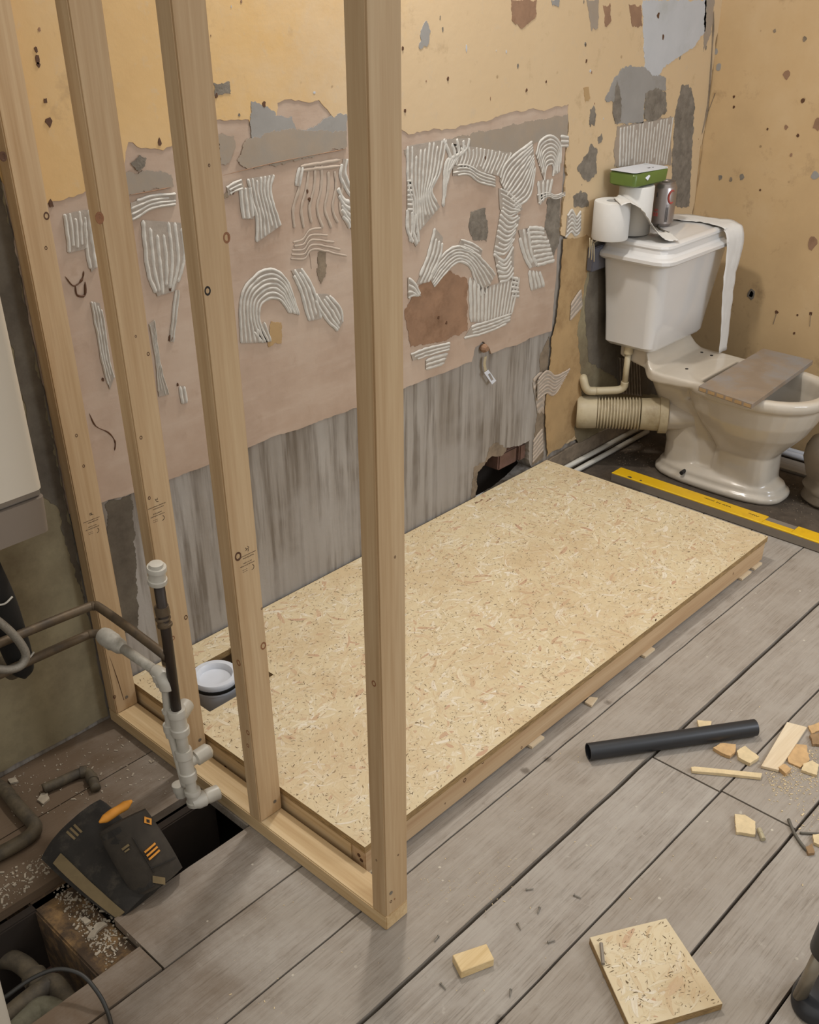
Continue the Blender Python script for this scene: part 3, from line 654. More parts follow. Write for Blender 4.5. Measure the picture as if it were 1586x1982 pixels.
# ink grading stamps: rows of small printed strokes low on three studs
def stamp(cx, cy, i):
    b_ = B(); y = SY[i][0]; c = at(cx, cy, 1, y)
    def st(u, v, l, a, t=.0009):
        M_ = Matrix.Rotation(a, 3, 'Y'); box(b_, c.x+u-l/2, c.x+u+l/2, y-.00025, y+.0006, c.z+v-t/2, c.z+v+t/2, rot=M_)
    for a in range(5): st(random.uniform(-.003, .003)+.002, .030+random.uniform(-.004, .004), .005, random.uniform(-1.4, 1.4), .0012)
    for row, (v, u0, u1) in enumerate([(.018, -.020, .020), (.013, -.009, .016), (.003, -.010, .010), (-.002, -.017, .015)]):
        u = u0
        while u < u1:
            l = random.uniform(.0015, .0032); st(u, v, l, random.uniform(-1.3, 1.3), .0011); u += .0026
    for v in (-.010, -.014): 
        for u in (-.012, -.008, -.004): st(u, v, .003, random.uniform(-.3, .3), .0007)
    for a in range(7):
        an = -1.5+a*.42; st(.008+.005*math.cos(an), -.012+.005*math.sin(an), .0024, -(an+1.57), .0012)
    obj('grading_stamp', b_, INK, studs[i])
stamp(180, 1020, 0); stamp(306, 995, 1); stamp(480, 1090, 2)
# splits at the foot of the first stud
b_ = B(); P0 = at(212, 1270, 1, SY[0][0]-.0001); P1 = at(240, 1355, 1, SY[0][0]-.0001); tube(b_, [P0, P0.lerp(P1, .5)+Vector((.001, 0, 0)), P1], [.0002, .0011, .0007], 6); obj('split', b_, KNOT, studs[0])

# ================================================================ OSB platform
pf = thing('shower_base_platform', 'long low platform of OSB sheet on softwood rails with square cutout at near left corner', 'platform', (.93, -.42, 0))
ZP = .088
ho = [at(*p, 2, ZP) for p in ((352, 1300), (455, 1253), (520, 1293), (400, 1382))]
x0h, x1h, y0h, y1h = .125, .325, -.262, -.092
bm = B()
slab(bm, [[Vector(p) for p in ((.068, -.838), (1.812, -.838), (1.812, -.008), (.068, -.008))], [Vector(p) for p in ((x0h, y0h), (x1h, y0h), (x1h, y1h), (x0h, y1h))]], lambda p: Vector((p[0], p[1], ZP)), .018, (0, 0, 1))
deck = obj('osb_deck', bm, OSB, pf)
def in_deck(p):
    if p is None: return Vector((random.uniform(.07, 1.81), random.uniform(-.836, -.01)))
    return .0685 < p[0] < 1.8115 and -.8375 < p[1] < -.0085 and not (x0h < p[0] < x1h and y0h < p[1] < y1h)
flakes(deck, 'pressed_strands', in_deck, 1.44, ZP, 77)
bm = B(); box(bm, .070, 1.806, -.836, -.798, .008, .0695, .002); fr_ = obj('front_rail', bm, CLSX, pf)
bm = B(); box(bm, .070, .108, -.797, -.012, .008, .0695, .002); obj('end_rail', bm, CLSY, pf)
bm = B(); box(bm, 1.768, 1.806, -.797, -.012, .008, .0695, .002); obj('end_rail', bm, CLSY, pf)
bm = B(); box(bm, .109, 1.767, -.050, -.012, .008, .0695, .002); obj('back_rail', bm, CLSX, pf)
for x in (.50, .90, 1.32):
    bm = B(); box(bm, x, x+.038, -.797, -.051, .008, .0695, .002); obj('cross_rail', bm, CLSY, pf)
for x, dx in ((.075, .05), (.62, .05), (1.12, .05), (1.66, .06), (1.74, .05)):
    bm = B(); box(bm, x, x+dx, -.846 if x > .5 else -.836, -.79, .0006, .0078, .0005); obj('packer', bm, PALEW, pf)
for px, py, r in [(935, 1475, .004), (1010, 1447, .003), (900, 1510, .005), (862, 1555, .002), (1140, 1355, .002), (1100, 1345, .002), (1390, 1120, .003), (1420, 1110, .003), (1270, 1200, .003)]:
    knot(px, py, 1, -.836, r, fr_, KNOT)
for px, py in ((437, 1485), (695, 1655), (700, 1665)):
    c = at(px, py, 0, .070); b_ = B(); cyl(b_, c+Vector((.001, 0, 0)), c-Vector((.0003, 0, 0)), .005, 10); obj('knot', b_, KNOT, [o for o in pf.children if o.name.startswith('end_rail')][0])
# orange marker spots on the sheet
for px, py, l in ((928, 970, .035), (945, 968, .03)):
    c = at(px, py, 2, ZP); b_ = B(); box(b_, c.x-l/2, c.x+l/2, c.y-.004, c.y+.004, ZP-.001, ZP+.0003); obj('strand', b_, BROWNP, pf)

# shower trap in the cutout
tx, ty = .222, -.158
tp = thing('shower_trap', 'white plastic shower waste ring with black gasket set in the platform cutout', 'drain', (tx, ty, 0))
bm = B(); lathe(bm, (tx, ty, .081), (tx, ty, .096), [(0, .046), (0, .058), (.6, .060), (1, .057), (1, .045), (1, .045), (.6, .041), (-.2, .039), (-1.6, .038), (-1.7, .034), (-1.9, .030), (-1.9, .0001)], 40)
obj('flange', bm, WPLB, tp, smooth=40)
bm = B(); lathe(bm, (tx, ty, .073), (tx, ty, .081), [(1, .05), (0, .05), (0, .061), (1, .061), (1, .0505)], 40, False); obj('gasket', bm, GASK, tp, smooth=40)
bm = B(); lathe(bm, (tx, ty, -.0), (tx, ty, .073), [(0, .046), (.85, .052), (.88, .057), (1, .057), (1, .048), (.5, .046)], 40, False); obj('trap_body', bm, WPLB, tp, smooth=40)
# ================================================================ toilet
TX = 2.235
to = thing('toilet', 'white traditional close coupled toilet with lidless pan and tall cistern', 'toilet', (TX, -.45, 0))
bm = B()
# foot
def ov(cy, hx, hy, z, n=32, p=2.4, cx=TX, back=None):
    out = []
    for i in range(n):
        a = 2*math.pi*i/n; c, s = math.cos(a), math.sin(a)
        k = (abs(c)**p+abs(s)**p)**(-1/p)
        out.append(Vector((cx+hx*k*c, cy+hy*k*s, z)))
    return out
loft(bm, [ov(-.463, .104, .232, 0, p=3), ov(-.463, .114, .243, .010, p=3), ov(-.463, .114, .243, .024, p=3), ov(-.461, .101, .230, .034, p=3), ov(-.460, .099, .226, .048, p=3), ov(-.459, .086, .205, .060, p=3), ov(-.459, .078, .18, .068, p=3)])
# front pedestal + bowl as one closed loft with a hollow
loft(bm, [ov(-.545, .083, .110, .04, p=4), ov(-.545, .079, .104, .12, p=4), ov(-.545, .082, .106, .155, p=3), ov(-.545, .104, .135, .19), ov(-.545, .134, .178, .24), ov(-.542, .157, .207, .29), ov(-.540, .169, .223, .335), ov(-.539, .172, .228, .352), ov(-.539, .185, .242, .362), ov(-.539, .189, .249, .378),
    ov(-.539, .187, .247, .392), ov(-.539, .177, .237, .398), ov(-.539, .157, .213, .396), ov(-.539, .149, .204, .384), ov(-.545, .141, .19, .34), ov(-.55, .12, .15, .28), ov(-.55, .085, .10, .235), ov(-.55, .05, .06, .215)])
# rear column (trap housing) leaning back up to the shelf
loft(bm, [ov(-.335, .080, .085, .04, p=3), ov(-.325, .072, .075, .12, p=3), ov(-.300, .072, .075, .20, p=3), ov(-.275, .085, .08, .28, p=3), ov(-.265, .12, .085, .34, p=3), ov(-.27, .15, .10, .375, p=3)])
loft(bm, [ov(-.43, .058, .12, .05, p=3), ov(-.42, .052, .12, .16, p=3), ov(-.41, .065, .12, .24, p=3), ov(-.38, .09, .10, .30, p=3)])
# deck behind the bowl, turned up to meet the cistern
sec = []
for y, z0, z1, hx in [(-.40, .372, .397, .165), (-.33, .365, .397, .170), (-.265, .362, .397, .172), (-.235, .362, .400, .170), (-.215, .365, .415, .162), (-.200, .375, .440, .150), (-.190, .39, .4545, .143), (-.12, .40, .4545, .135), (-.08, .41, .4545, .13)]:
    r = min(.008, (z1-z0)/2.2); ring = []
    for sx, sz, a0 in ((1, 1, 0), (-1, 1, 90), (-1, -1, 180), (1, -1, 270)):
        for k in range(4):
            a = math.radians(a0+30*k); ring.append(Vector((TX+sx*(hx-r)+r*math.cos(a), y, (z1-r if sz > 0 else z0+r)+r*math.sin(a))))
    sec.append(ring)
loft(bm, sec)
pan = obj('pan', bm, CERB, to, smooth='all')
m_ = pan.modifiers.new('fuse', 'REMESH'); m_.mode = 'VOXEL'; m_.voxel_size = .0045; m_.use_smooth_shade = True
m_ = pan.modifiers.new('soften', 'SMOOTH'); m_.iterations = 5; m_.factor = .6
# outlet spigot
bm = B(); tube(bm, [(2.225, -.345, .215), (2.19, -.30, .22), (2.155, -.25, .22)], [.05, .052, .052], 24); obj('outlet_spigot', bm, CERB, to, smooth='all')
bm = B(); loft(bm, [ov(-.55, .083, .098, .252), ov(-.55, .083, .098, .254)]); obj('water', bm, WATER, to)
for px, py in ((1359, 682), (1378, 688), (1330, 714)):
    c = at(px, py, 2, .3975); bm = B(); cyl(bm, c-Vector((0, 0, .004)), c+Vector((0, 0, .0008)), .0055, 14); obj('bolt_hole', bm, DINK, to)
c = at(1322, 908, 0, 2.125); bm = B(); cyl(bm, (2.150, c.y, .045), (2.118, c.y, .044), .007, 14); obj('bolt_hole', bm, DINK, to)
# cistern
bm = B(); cr = []
for z, xa, xb, ya, yb, r in [(.455, 2.085, 2.385, -.205, -.06, .02), (.458, 2.068, 2.402, -.220, -.048, .03), (.470, 2.056, 2.414, -.229, -.040, .038), (.56, 2.046, 2.430, -.238, -.038, .045), (.68, 2.026, 2.448, -.250, -.036, .045), (.760, 2.012, 2.460, -.258, -.034, .045)]:
    cr.append(rrect((xa+xb)/2, (ya+yb)/2, (xb-xa)/2, (yb-ya)/2, r, z, 6, rb=.015))
loft(bm, cr); cis = obj('cistern', bm, CERA, to, smooth=35)
bm = B(); cr = []
for z, o, r in [(.758, .004, .04), (.760, .018, .045), (.768, .028, .05), (.778, .028, .05), (.783, .022, .045), (.786, .012, .045), (.796, .004, .045), (.806, .002, .045), (.813, .006, .045), (.820, .004, .045), (.825, -.004, .045), (.826, -.016, .045), (.8225, -.022, .045), (.824, -.034, .04), (.8285, -.065, .03), (.829, -.09, .02)]:
    xa, xb, ya, yb = 2.010-o, 2.462+o, -.262-o, -.030+min(o, .008)
    cr.append(rrect((xa+xb)/2, (ya+yb)/2, (xb-xa)/2, (yb-ya)/2, r, z, 3, rb=.03))
loft(bm, cr); obj('cistern_lid', bm, CERA, to, smooth=25)
# board lying across the pan
sb = [at(*p, 2, .416) for p in ((1353, 747), (1457, 782), (1575, 697), (1478, 674))]
bm = B(); loft(bm, [[p-Vector((0, 0, .017)) for p in sb], sb]); bmesh.ops.bevel(bm, geom=list(bm.edges), offset=.0012, segments=1, affect='EDGES')
o = obj('wooden_board', bm, PLY, label='short paint-stained wooden board laid across the open toilet pan', cat='board', origin=tuple(sum(sb, Vector())/4-Vector((0, 0, .017))))
bm = B(); a, b = sb[0], sb[1]; d = (b-a); 
for k in range(6):
    p = a+d*(k/6+.02); q_ = a+d*((k+1)/6-.02); nrm = Vector((d.y, -d.x, 0)).normalized()*-.0008
    nrm = Vector((-abs(d.y), 0, 0)).normalized()*.0008
    loft(bm, [[p+nrm-Vector((0, 0, .014)), q_+nrm-Vector((0, 0, .014)), q_+nrm-Vector((0, 0, .004)), p+nrm-Vector((0, 0, .004))], [p-nrm-Vector((0, 0, .014)), q_-nrm-Vector((0, 0, .014)), q_-nrm-Vector((0, 0, .004)), p-nrm-Vector((0, 0, .004))]])
obj('bare_end_grain', bm, OCHRE, o)
# flexible pan connector
a = Vector((1.985, -.002, .215)); b = Vector((2.165, -.262, .22)); d = b-a; ln = d.length
pc = thing('pan_connector', 'cream corrugated flexible waste connector from wall to toilet outlet', 'waste pipe', tuple(a))
u = d.normalized()
bm = B(); lathe(bm, a, b, [(0, .054), (.02, .058), (.10, .058), (.22, .056), (.225, .050)], 32); obj('wall_collar', bm, PIPEC, pc, smooth=40)
pr = [(.22, .050)]
for k in range(14): pr += [(.225+k*.034, .0485), (.232+k*.034, .0565), (.245+k*.034, .0565), (.252+k*.034, .0485)]
bm = B(); lathe(bm, a, b, pr, 32); obj('corrugated_sleeve', bm, PIPEC, pc, smooth=50)
bm = B(); lathe(bm, a, b, [(.70, .050), (.705, .055), (.80, .056), (.83, .058), (.90, .058), (.905, .066), (.99, .066), (1.0, .060), (1.0, .05)], 32); obj('pan_collar', bm, PIPEC, pc, smooth=40)
# cistern feed pipe
fp = thing('cistern_feed_pipe', 'thin cream plastic overflow pipe dropping from cistern and turning into the wall', 'pipe', (2.05, -.12, .3))
bm = B(); cyl(bm, (2.085, -.125, .462), (2.085, -.125, .430), .016, 16, bev=.002); obj('nut', bm, PIPEC, fp, smooth=30)
bm = B(); tube(bm, [(2.085, -.125, .445), (2.085, -.125, .315)], .0105, 16, sm=False); tube(bm, [(2.085, -.125, .33), (2.085, -.123, .312), (2.078, -.115, .302), (2.06, -.10, .299), (2.01, -.055, .299)], .0135, 16); obj('pipe', bm, PIPEC, fp, smooth='all')
bm = B(); tube(bm, [(2.01, -.055, .299), (1.99, -.04, .303), (1.982, -.03, .318), (1.982, -.022, .338), (1.99, -.012, .345)], .0145, 16); obj('elbow', bm, PIPEC, fp, smooth='all')
# pair of pipes along the foot of the back wall
for k, (y, z, lab) in enumerate([(-.030, .020, 'nearer of two thin white pipes running along the wall under the waste connector'), (-.018 if 0 else -.004, .045, 'farther of two thin white pipes running along the wall under the waste connector')]):
    y = -.052 if k == 0 else -.026; z = .016 if k == 0 else .030
    t_ = thing('water_pipe', lab, 'pipe', (1.9, y, z), 'white pipes along the toilet wall')
    bm = B(); tube(bm, [(1.86, y, z), (2.42, y, z)], .0095, 14, sm=False); obj('pipe', bm, WPL, t_, smooth='all')
    bm = B(); tube(bm, [(1.885, y, z), (1.868, y, z+.002), (1.86, y-.012, z+.004), (1.858, y-.03, z+.002)], .0125, 14); obj('elbow', bm, WPL, t_, smooth='all')
for k, dx in enumerate((0, -.028)):
    bm = B(); x = 2.60+dx
    tube(bm, [(x, -.25, .022), (x, -.95, .022)], .0115, 14, sm=False)
    obj('water_pipe', bm, WPLB, label=['bright white pipe nearest the ochre wall on the floor behind the toilet bowl', 'bright white pipe one away from the ochre wall, on the floor behind the toilet bowl'][k], cat='pipe', group='white pipes along the ochre wall', smooth='all', origin=(x, -.6, .022))
bm = B(); box(bm, 2.46, 2.555, -.72, -.40, .0022, .012, .002); obj('board_offcut', bm, wood('grey_offcut', 1, '#6f675c', '#857c70', '#92897d', 40), label='flat grey board offcut on floor beside white pipes behind the toilet', cat='board', origin=(2.5, -.55, .0022))
# sack at the right edge
bm = B(); rg = []
for z, r, dx in [(.003, .075, .0), (.02, .092, 0), (.045, .084, .004), (.065, .094, .0), (.085, .083, .004), (.11, .095, .0), (.13, .101, .0), (.16, .108, .0), (.19, .108, 0), (.22, .095, 0), (.24, .06, 0)]:
    rg.append([Vector((2.335+dx+r*math.cos(a)*(1+.06*noise.noise(Vector((math.cos(a)*2, math.sin(a)*2, z*14)))), -.815+r*math.sin(a)*(1+.07*noise.noise(Vector((math.cos(a)*2, math.sin(a)*2+5, z*22)))), z)) for a in [2*math.pi*k/40 for k in range(40)]])
loft(bm, rg); obj('rubble_sack', bm, SACK, label='dusty beige full sack standing on floor right of toilet at photo edge', cat='sack', smooth='all', origin=(2.335, -.815, .003))
# ---------------------------------------------------------------- things on the cistern
ZL = .829
c = at(1232, 425, 2, ZL); rx, ry = c.x, -.085
t_ = thing('toilet_roll', 'upright white toilet roll under the green wipes packet on cistern', 'toilet roll', (rx, ry, ZL))
rx = 2.085; ry = -.090; ORG[t_.name] = Vector((rx, ry, ZL)); t_.location = (rx, ry, ZL); HR = .148
bm = B(); lathe(bm, (rx, ry, ZL+.001), (rx, ry, ZL+HR), [(0, .02), (0, .054), (.03, .056), (.97, .056), (1, .054), (1, .021)], 36); obj('paper', bm, TISS, t_, smooth=40)
bm = B(); lathe(bm, (rx, ry, ZL+.003), (rx, ry, ZL+HR-.0015), [(0, .0195), (0, .021), (1, .021), (1, .0195)], 24); obj('core', bm, OCHRE, t_, smooth=40)
# lying roll hanging over the left end of the lid
t_ = thing('toilet_roll', 'low white toilet roll at left end of cistern lid with loose sheets trailing off it', 'toilet roll', (1.985, -.078, ZL))
bm = B(); lathe(bm, (1.970, -.078, ZL+.001), (1.970, -.078, ZL+.116), [(0, .02), (0, .056), (.03, .058), (.97, .058), (1, .056), (1, .02), (.1, .02)], 36); obj('paper', bm, TISS, t_, smooth=40)
def strip(bm, path, wdir, width, seed=0, th=.0008, wr=.004):
    P = smoothpath(path, 7); n = 9; rows = []
    wd = wdir if isinstance(wdir, list) else [wdir]*len(P)
    for i, p in enumerate(P):
        wv = Vector(wd[min(i, len(wd)-1)]).normalized()
        T_ = (P[min(i+1, len(P)-1)]-P[max(i-1, 0)]).normalized(); N_ = T_.cross(wv).normalized()
        row = []
        for k in range(n):
            s = (k/(n-1)-.5)*width*(1+.06*noise.noise(Vector((i*.4, k*.2, seed)))); q = p+wv*s+N_*wr*abs(noise.noise(Vector((i*.35, k*.6, seed+3))))
            row.append(q)
        rows.append(row+[q+N_*th for q in reversed(row)])
    loft(bm, rows)
bm = B(); strip(bm, [(1.945, -.110, ZL+.120), (1.985, -.115, ZL+.121), (2.022, -.135, ZL+.098), (2.045, -.165, ZL+.055), (2.065, -.190, ZL+.018), (2.090, -.208, ZL+.004), (2.120, -.222, ZL+.003)], (.62, .62, 0), .12, 2, wr=.006)
obj('loose_sheets', bm, TISS, t_, smooth='all')
# tissue strip across the lid and down the right front corner
bm = B()
P = [(2.33, -.070, ZL+.004), (2.36, -.10, ZL+.004), (2.385, -.15, ZL+.003), (2.395, -.21, ZL+.002), (2.392, -.27, .828), (2.390, -.297, .806), (2.388, -.305, .74), (2.380, -.307, .66), (2.388, -.309, .58), (2.396, -.312, .50), (2.405, -.314, .40)]
P = smoothpath(P, 6)
n = 9; rows = []
for i, p in enumerate(P):
    f = i/(len(P)-1)
    T_ = (P[min(i+1, len(P)-1)]-P[max(i-1, 0)]).normalized()
    if f < .30: wv = Vector((-T_.y, T_.x, 0)).normalized()*-1; wv = wv if wv.x > 0 or wv.y > 0 else -wv
    else: wv = Vector((1, .08*math.sin(f*9), 0)).normalized()
    if f < .45: wv = Vector((math.sin(f/.45*math.pi/2), math.cos(f/.45*math.pi/2), 0))
    wd = .115*(1-.45*max(0, f-.35)/.65 + .04*math.sin(f*17)); N_ = Vector((0, -1, 0)) if f > .5 else Vector((0, 0, 1))
    row = [p+wv*((k/(n-1)-.5)*wd)+N_*(.006*abs(noise.noise(Vector((k*.55, i*.22, 1))))+.0005) for k in range(n)]
    rows.append(row+[q-N_*.0007 for q in reversed(row)])
loft(bm, rows)
obj('tissue_strip', bm, TISS, label='long strip of white tissue draped over the cistern lid and hanging down its right end', cat='tissue', smooth='all', origin=(2.4, -.2, ZL))
# wipes pack
wz = ZL+HR+.0006
t_ = thing('wipes_pack', 'green and white packet of wet wipes balanced on the upright toilet roll', 'wipes packet', (rx, ry, wz))
bm = B(); rg = []
R_ = Matrix.Rotation(math.radians(-4), 3, 'Z')
def wr_(x, y, z): return Vector((rx+.010, ry+.005, wz))+R_ @ Vector((x, y, z*1.15))
for z, hx, hy in [(0, .080, .043), (.004, .088, .050), (.03, .090, .052), (.036, .086, .048)]:
    rg.append([wr_(p.x, p.y, z+.004*(p.x/.09)**2) for p in rrect(0, 0, hx, hy, .012, 0, 4)])
loft(bm, rg); obj('packet', bm, GREEN, t_, smooth=40)
bm = B(); rg = []
for z in (.0365, .0375):
    ring = rrect(0, 0, .093, .050, .014, 0, 4); rg.append([wr_(p.x, p.y, z+.004*(p.x/.09)**2+.002*math.sin(p.x*60)) for p in ring])
loft(bm, rg); obj('top_label', bm, WPLB, t_, smooth=40)
bm = B(); cyl(bm, wr_(-.005, -.015, .0370), wr_(-.005, -.015, .0400), .010, 16); obj('red_spot', bm, REDP, t_)
for (x, y, r) in ((-.03, -.035, .006), (.03, -.012, .007), (.045, -.018, .004)):
    bm = B(); cyl(bm, wr_(x, y, .0370), wr_(x, y, .0408), r, 10); obj('black_print', bm, DINK, t_)
bm = B(); a_ = [wr_(-.055, -.040, .0395), wr_(-.03, -.040, .0395), wr_(-.015, -.054, .028), wr_(-.028, -.056, .018)]
loft(bm, [a_, [p+Vector((0, -.0004, .001)) for p in a_]]); obj('corner_flap', bm, WPLB, t_)
# drink can
c = at(1281, 418, 2, ZL+.001); cx_, cy_ = c.x, c.y
cx_, cy_ = 2.240, -.100
t_ = thing('drink_can', 'silver drink can with red lettering standing on the cistern lid', 'drink can', (cx_, cy_, ZL))
zc = ZL+.0012
KC = 1.24
bm = B(); lathe(bm, (cx_, cy_, zc), (cx_, cy_, zc+.112*KC), [(0, .020*KC), (0, .025*KC), (.03, .027*KC), (.08, .033*KC), (.86, .033*KC), (.90, .031*KC), (.96, .027*KC), (.975, .0272*KC), (1, .0272*KC), (1, .0255*KC), (.97, .0245*KC), (.97, .001)], 40); obj('can_body', bm, ALUB, t_, smooth=35)
bm = B(); box(bm, cx_-.008, cx_+.008, cy_-.014, cy_+.010, zc+.109*KC, zc+.111*KC, .0006); obj('ring_pull', bm, SCRW, t_)
def onc(a, z, r=.0333*1.24): return Vector((cx_+r*math.cos(a), cy_+r*math.sin(a), zc+z*1.15))
base_a = math.atan2(CAMLOC.y-cy_, CAMLOC.x-cx_)
bm = B(); pts_ = []
for k in range(15):
    an = math.radians(55+k*250/14); pts_.append(onc(base_a+.72+.30*math.cos(an), .083+.017*math.sin(an)))
tube(bm, pts_, [.001]+[.0034]*5+[.001], 6, n=2)
obj('red_letter', bm, REDP, t_)
bm = B()
for k in range(7):
    aa = base_a-.66+k*.06; tube(bm, [onc(aa, .030), onc(aa+random.uniform(-.03, .04), .040)], .0009, 5, sm=False)
for k in range(5):
    aa = base_a-.60+k*.06; tube(bm, [onc(aa, .044), onc(aa+.04, .050)], .0007, 5, sm=False)
obj('red_print', bm, REDP, t_)
bm = B(); tube(bm, [onc(base_a-.52, .082), onc(base_a-.52, .094)], .0016, 5, sm=False); obj('dark_mark', bm, DINK, t_); bm = B()
for k in range(5): tube(bm, [onc(base_a+.30+k*.05, .015), onc(base_a+.30+k*.05, .055+.008*(k % 2))], .0005, 5, sm=False)
obj('dark_print', bm, DINK, t_)
# bent cable scrap on the lid
bm = B(); tube(bm, [at(1272, 436, 2, ZL+.003), at(1280, 444, 2, ZL+.003), at(1296, 451, 2, ZL+.003)], .0028, 8); obj('cable_scrap', bm, DRAB, label='short curved grey cable scrap in front of the drink can on cistern lid', cat='cable scrap', smooth='all', origin=tuple(at(1284, 445, 2, ZL)))
# little valve behind the left end of the cistern
t_ = thing('isolating_valve', 'small white capped pipe end with wires on grey bracket left of cistern', 'pipe fitting', (1.97, -.03, .79))
v0 = at(1150, 462, 1, -.03); bm = B(); cyl(bm, v0+Vector((-.012, -.01, 0)), v0+Vector((.05, .0, 0)), .009, 14, hollow=.003); obj('pipe_end', bm, WPL, t_, smooth=40)
bm = B(); q_ = at(1143, 474, 1, -.02); box(bm, q_.x, q_.x+.10, -.035, -.012, q_.z-.085, q_.z-.008, .003); obj('bracket', bm, plain('slate_plastic', '#55545a', .5), t_)
for k in range(3):
    bm = B(); q_ = at(1142+k*4, 460+k*4, 1, -.045); tube(bm, [q_, q_+Vector((-.006, -.008, -.03)), q_+Vector((-.004+.003*k, -.006, -.062))], .0016, 6); obj('wire', bm, PIPEC, t_, smooth='all')
# spirit level along the platform end
lx = 1.976
t_ = thing('spirit_level', 'long yellow spirit level lying on floor between platform and toilet', 'spirit level', (lx, -.6, 0))
lv = B(); y_end = -.176; LW = .064
box(lv, lx, lx+LW, -1.25, y_end, .0026, .0305, .001); obj('side_web', lv, ALU, t_)
bm = B(); box(bm, lx+.001, lx+LW-.001, -.74, y_end+.001, .0306, .0335, .0008)
box(bm, lx+.001, lx+.034, -.84, -.7405, .0306, .0330, .0006); box(bm, lx+.001, lx+LW-.001, -1.25, -.8405, .0306, .0335, .0008)
obj('yellow_face', bm, YELL, t_)
bm = B(); box(bm, lx+.002, lx+.006, -1.25, y_end, .0331, .0345, .0004); obj('edge_rib', bm, plain('bright_yellow', '#f0cf3a', .35), t_)
for px, py, r in ((1219, 924, .008), (1241, 930, .004)):
    c = at(px, py, 2, .0335); bm = B(); cyl(bm, c-Vector((0, 0, .002)), c+Vector((0, 0, .0006)), r, 16); obj('vial_port', bm, plain('vial_grey', '#4a4338', .4), t_)
bm = B(); random.seed(5)
for px, py, l in ((1366, 964, 16), (1452, 994, 6)):
    bm = B()
    for k in range(l):
        if k in (6, 10): continue
        c = at(px+k*3.2, py+k*1.15, 2, .0335); box(bm, c.x-.0045, c.x+.0045, c.y-.0011, c.y+.0011, .0330, .0338, rot=Matrix.Rotation(random.uniform(0, 3), 3, 'Z'))
    obj('pen_mark', bm, DINK, t_)
# metal strap hanging on the wall
t_ = thing('pipe_clip', 'bent metal strap hanging from a broken wall plug on grey panel', 'metal strap', tuple(onwall(940, 690, -.01)))
bm = B(); q_ = [onwall(*p, -.014) for p in ((940, 690), (938, 705), (941, 720))]; strip(bm, q_, Vector((1, 0, 0)), .012, 1, .001, 0); obj('strap', bm, PIPEC, t_)
bm = B(); a_ = [onwall(*p, -.020) for p in ((938, 722), (946, 716), (961, 737), (953, 744))]; i_ = [onwall(*p, -.020) for p in ((945, 725), (949, 722), (956, 735), (952, 738))]
slab(bm, [[Vector((p.x, p.z)) for p in a_], [Vector((p.x, p.z)) for p in i_]], wc(-.020), .0015, (0, -1, 0)); obj('slotted_end', bm, WPLB, t_)
bm = B(); q_ = onwall(938, 674, -.012); lathe(bm, q_+Vector((0, .012, 0)), q_+Vector((0, -.012, 0)), [(0, .010), (.5, .014), (1, .008)], 10); obj('wall_plug', bm, BRNW if 0 else BROWNP, t_)

# ================================================================ boiler and services
t_ = thing('boiler', 'white wall-hung boiler with grey lower control panel at left edge', 'boiler', (-.40, -.15, .71))
bm = B(); loft(bm, [rrect(-.39, -.153, .207, .147, .016, z, 4) for z in (.802, 1.52)]); obj('casing', bm, BOIL, t_, smooth=50)
bm = B(); box(bm, -.597, -.187, -.292, -.008, .786, .8015, .003); obj('trim_strip', bm, CHROME, t_)
bm = B(); rg = []
for z, y in ((.705, -.270), (.712, -.290), (.785, -.298)): rg.append(rrect(-.39, (-.008+y)/2, .207, abs(y+.008)/2, .012, z, 4))
loft(bm, rg); obj('control_panel', bm, BPAN, t_, smooth=50)
# copper pipes from the boiler
t_ = thing('copper_pipe', 'upper tarnished copper pipe bending from boiler side to the black riser', 'copper pipe', (-.10, -.24, .48))
bm = B(); P = [(-.55, -.238, .505), (-.30, -.240, .498), (-.13, -.241, .490), (-.106, -.246, .489), (-.100, -.262, .488), (-.093, -.37, .474), (-.088, -.466, .459)]
tube(bm, P, .0095, 14); obj('pipe', bm, COPP, t_, smooth='all')
t_ = thing('copper_pipe', 'lower tarnished copper pipe ending in a paint-splashed white coupling', 'copper pipe', (-.10, -.22, .42))
bm = B(); P = [(-.55, -.232, .428), (-.30, -.232, .426), (-.145, -.231, .421), (-.118, -.234, .421), (-.106, -.246, .420), (-.100, -.262, .418)]
tube(bm, P, .0095, 14); obj('pipe', bm, COPP, t_, smooth='all')
WSP = plain('paint_splashed_white', '#b3ada0', .55, 0, .3, 60, .3, dirt='#85806f', dirtamt=.35)
bm = B(); lathe(bm, (-.102, -.252, .419), (-.097, -.320, .413), [(0, .012), (0, .017), (.15, .0195), (.5, .0195), (.6, .017), (.85, .016), (1, .011)], 20); obj('coupling', bm, WSP, t_, smooth=40)
bm = B(); tube(bm, [(-.097, -.315, .413), (-.091, -.425, .405)], .0105, 14, sm=False); obj('sleeve', bm, WSP, t_, smooth='all')
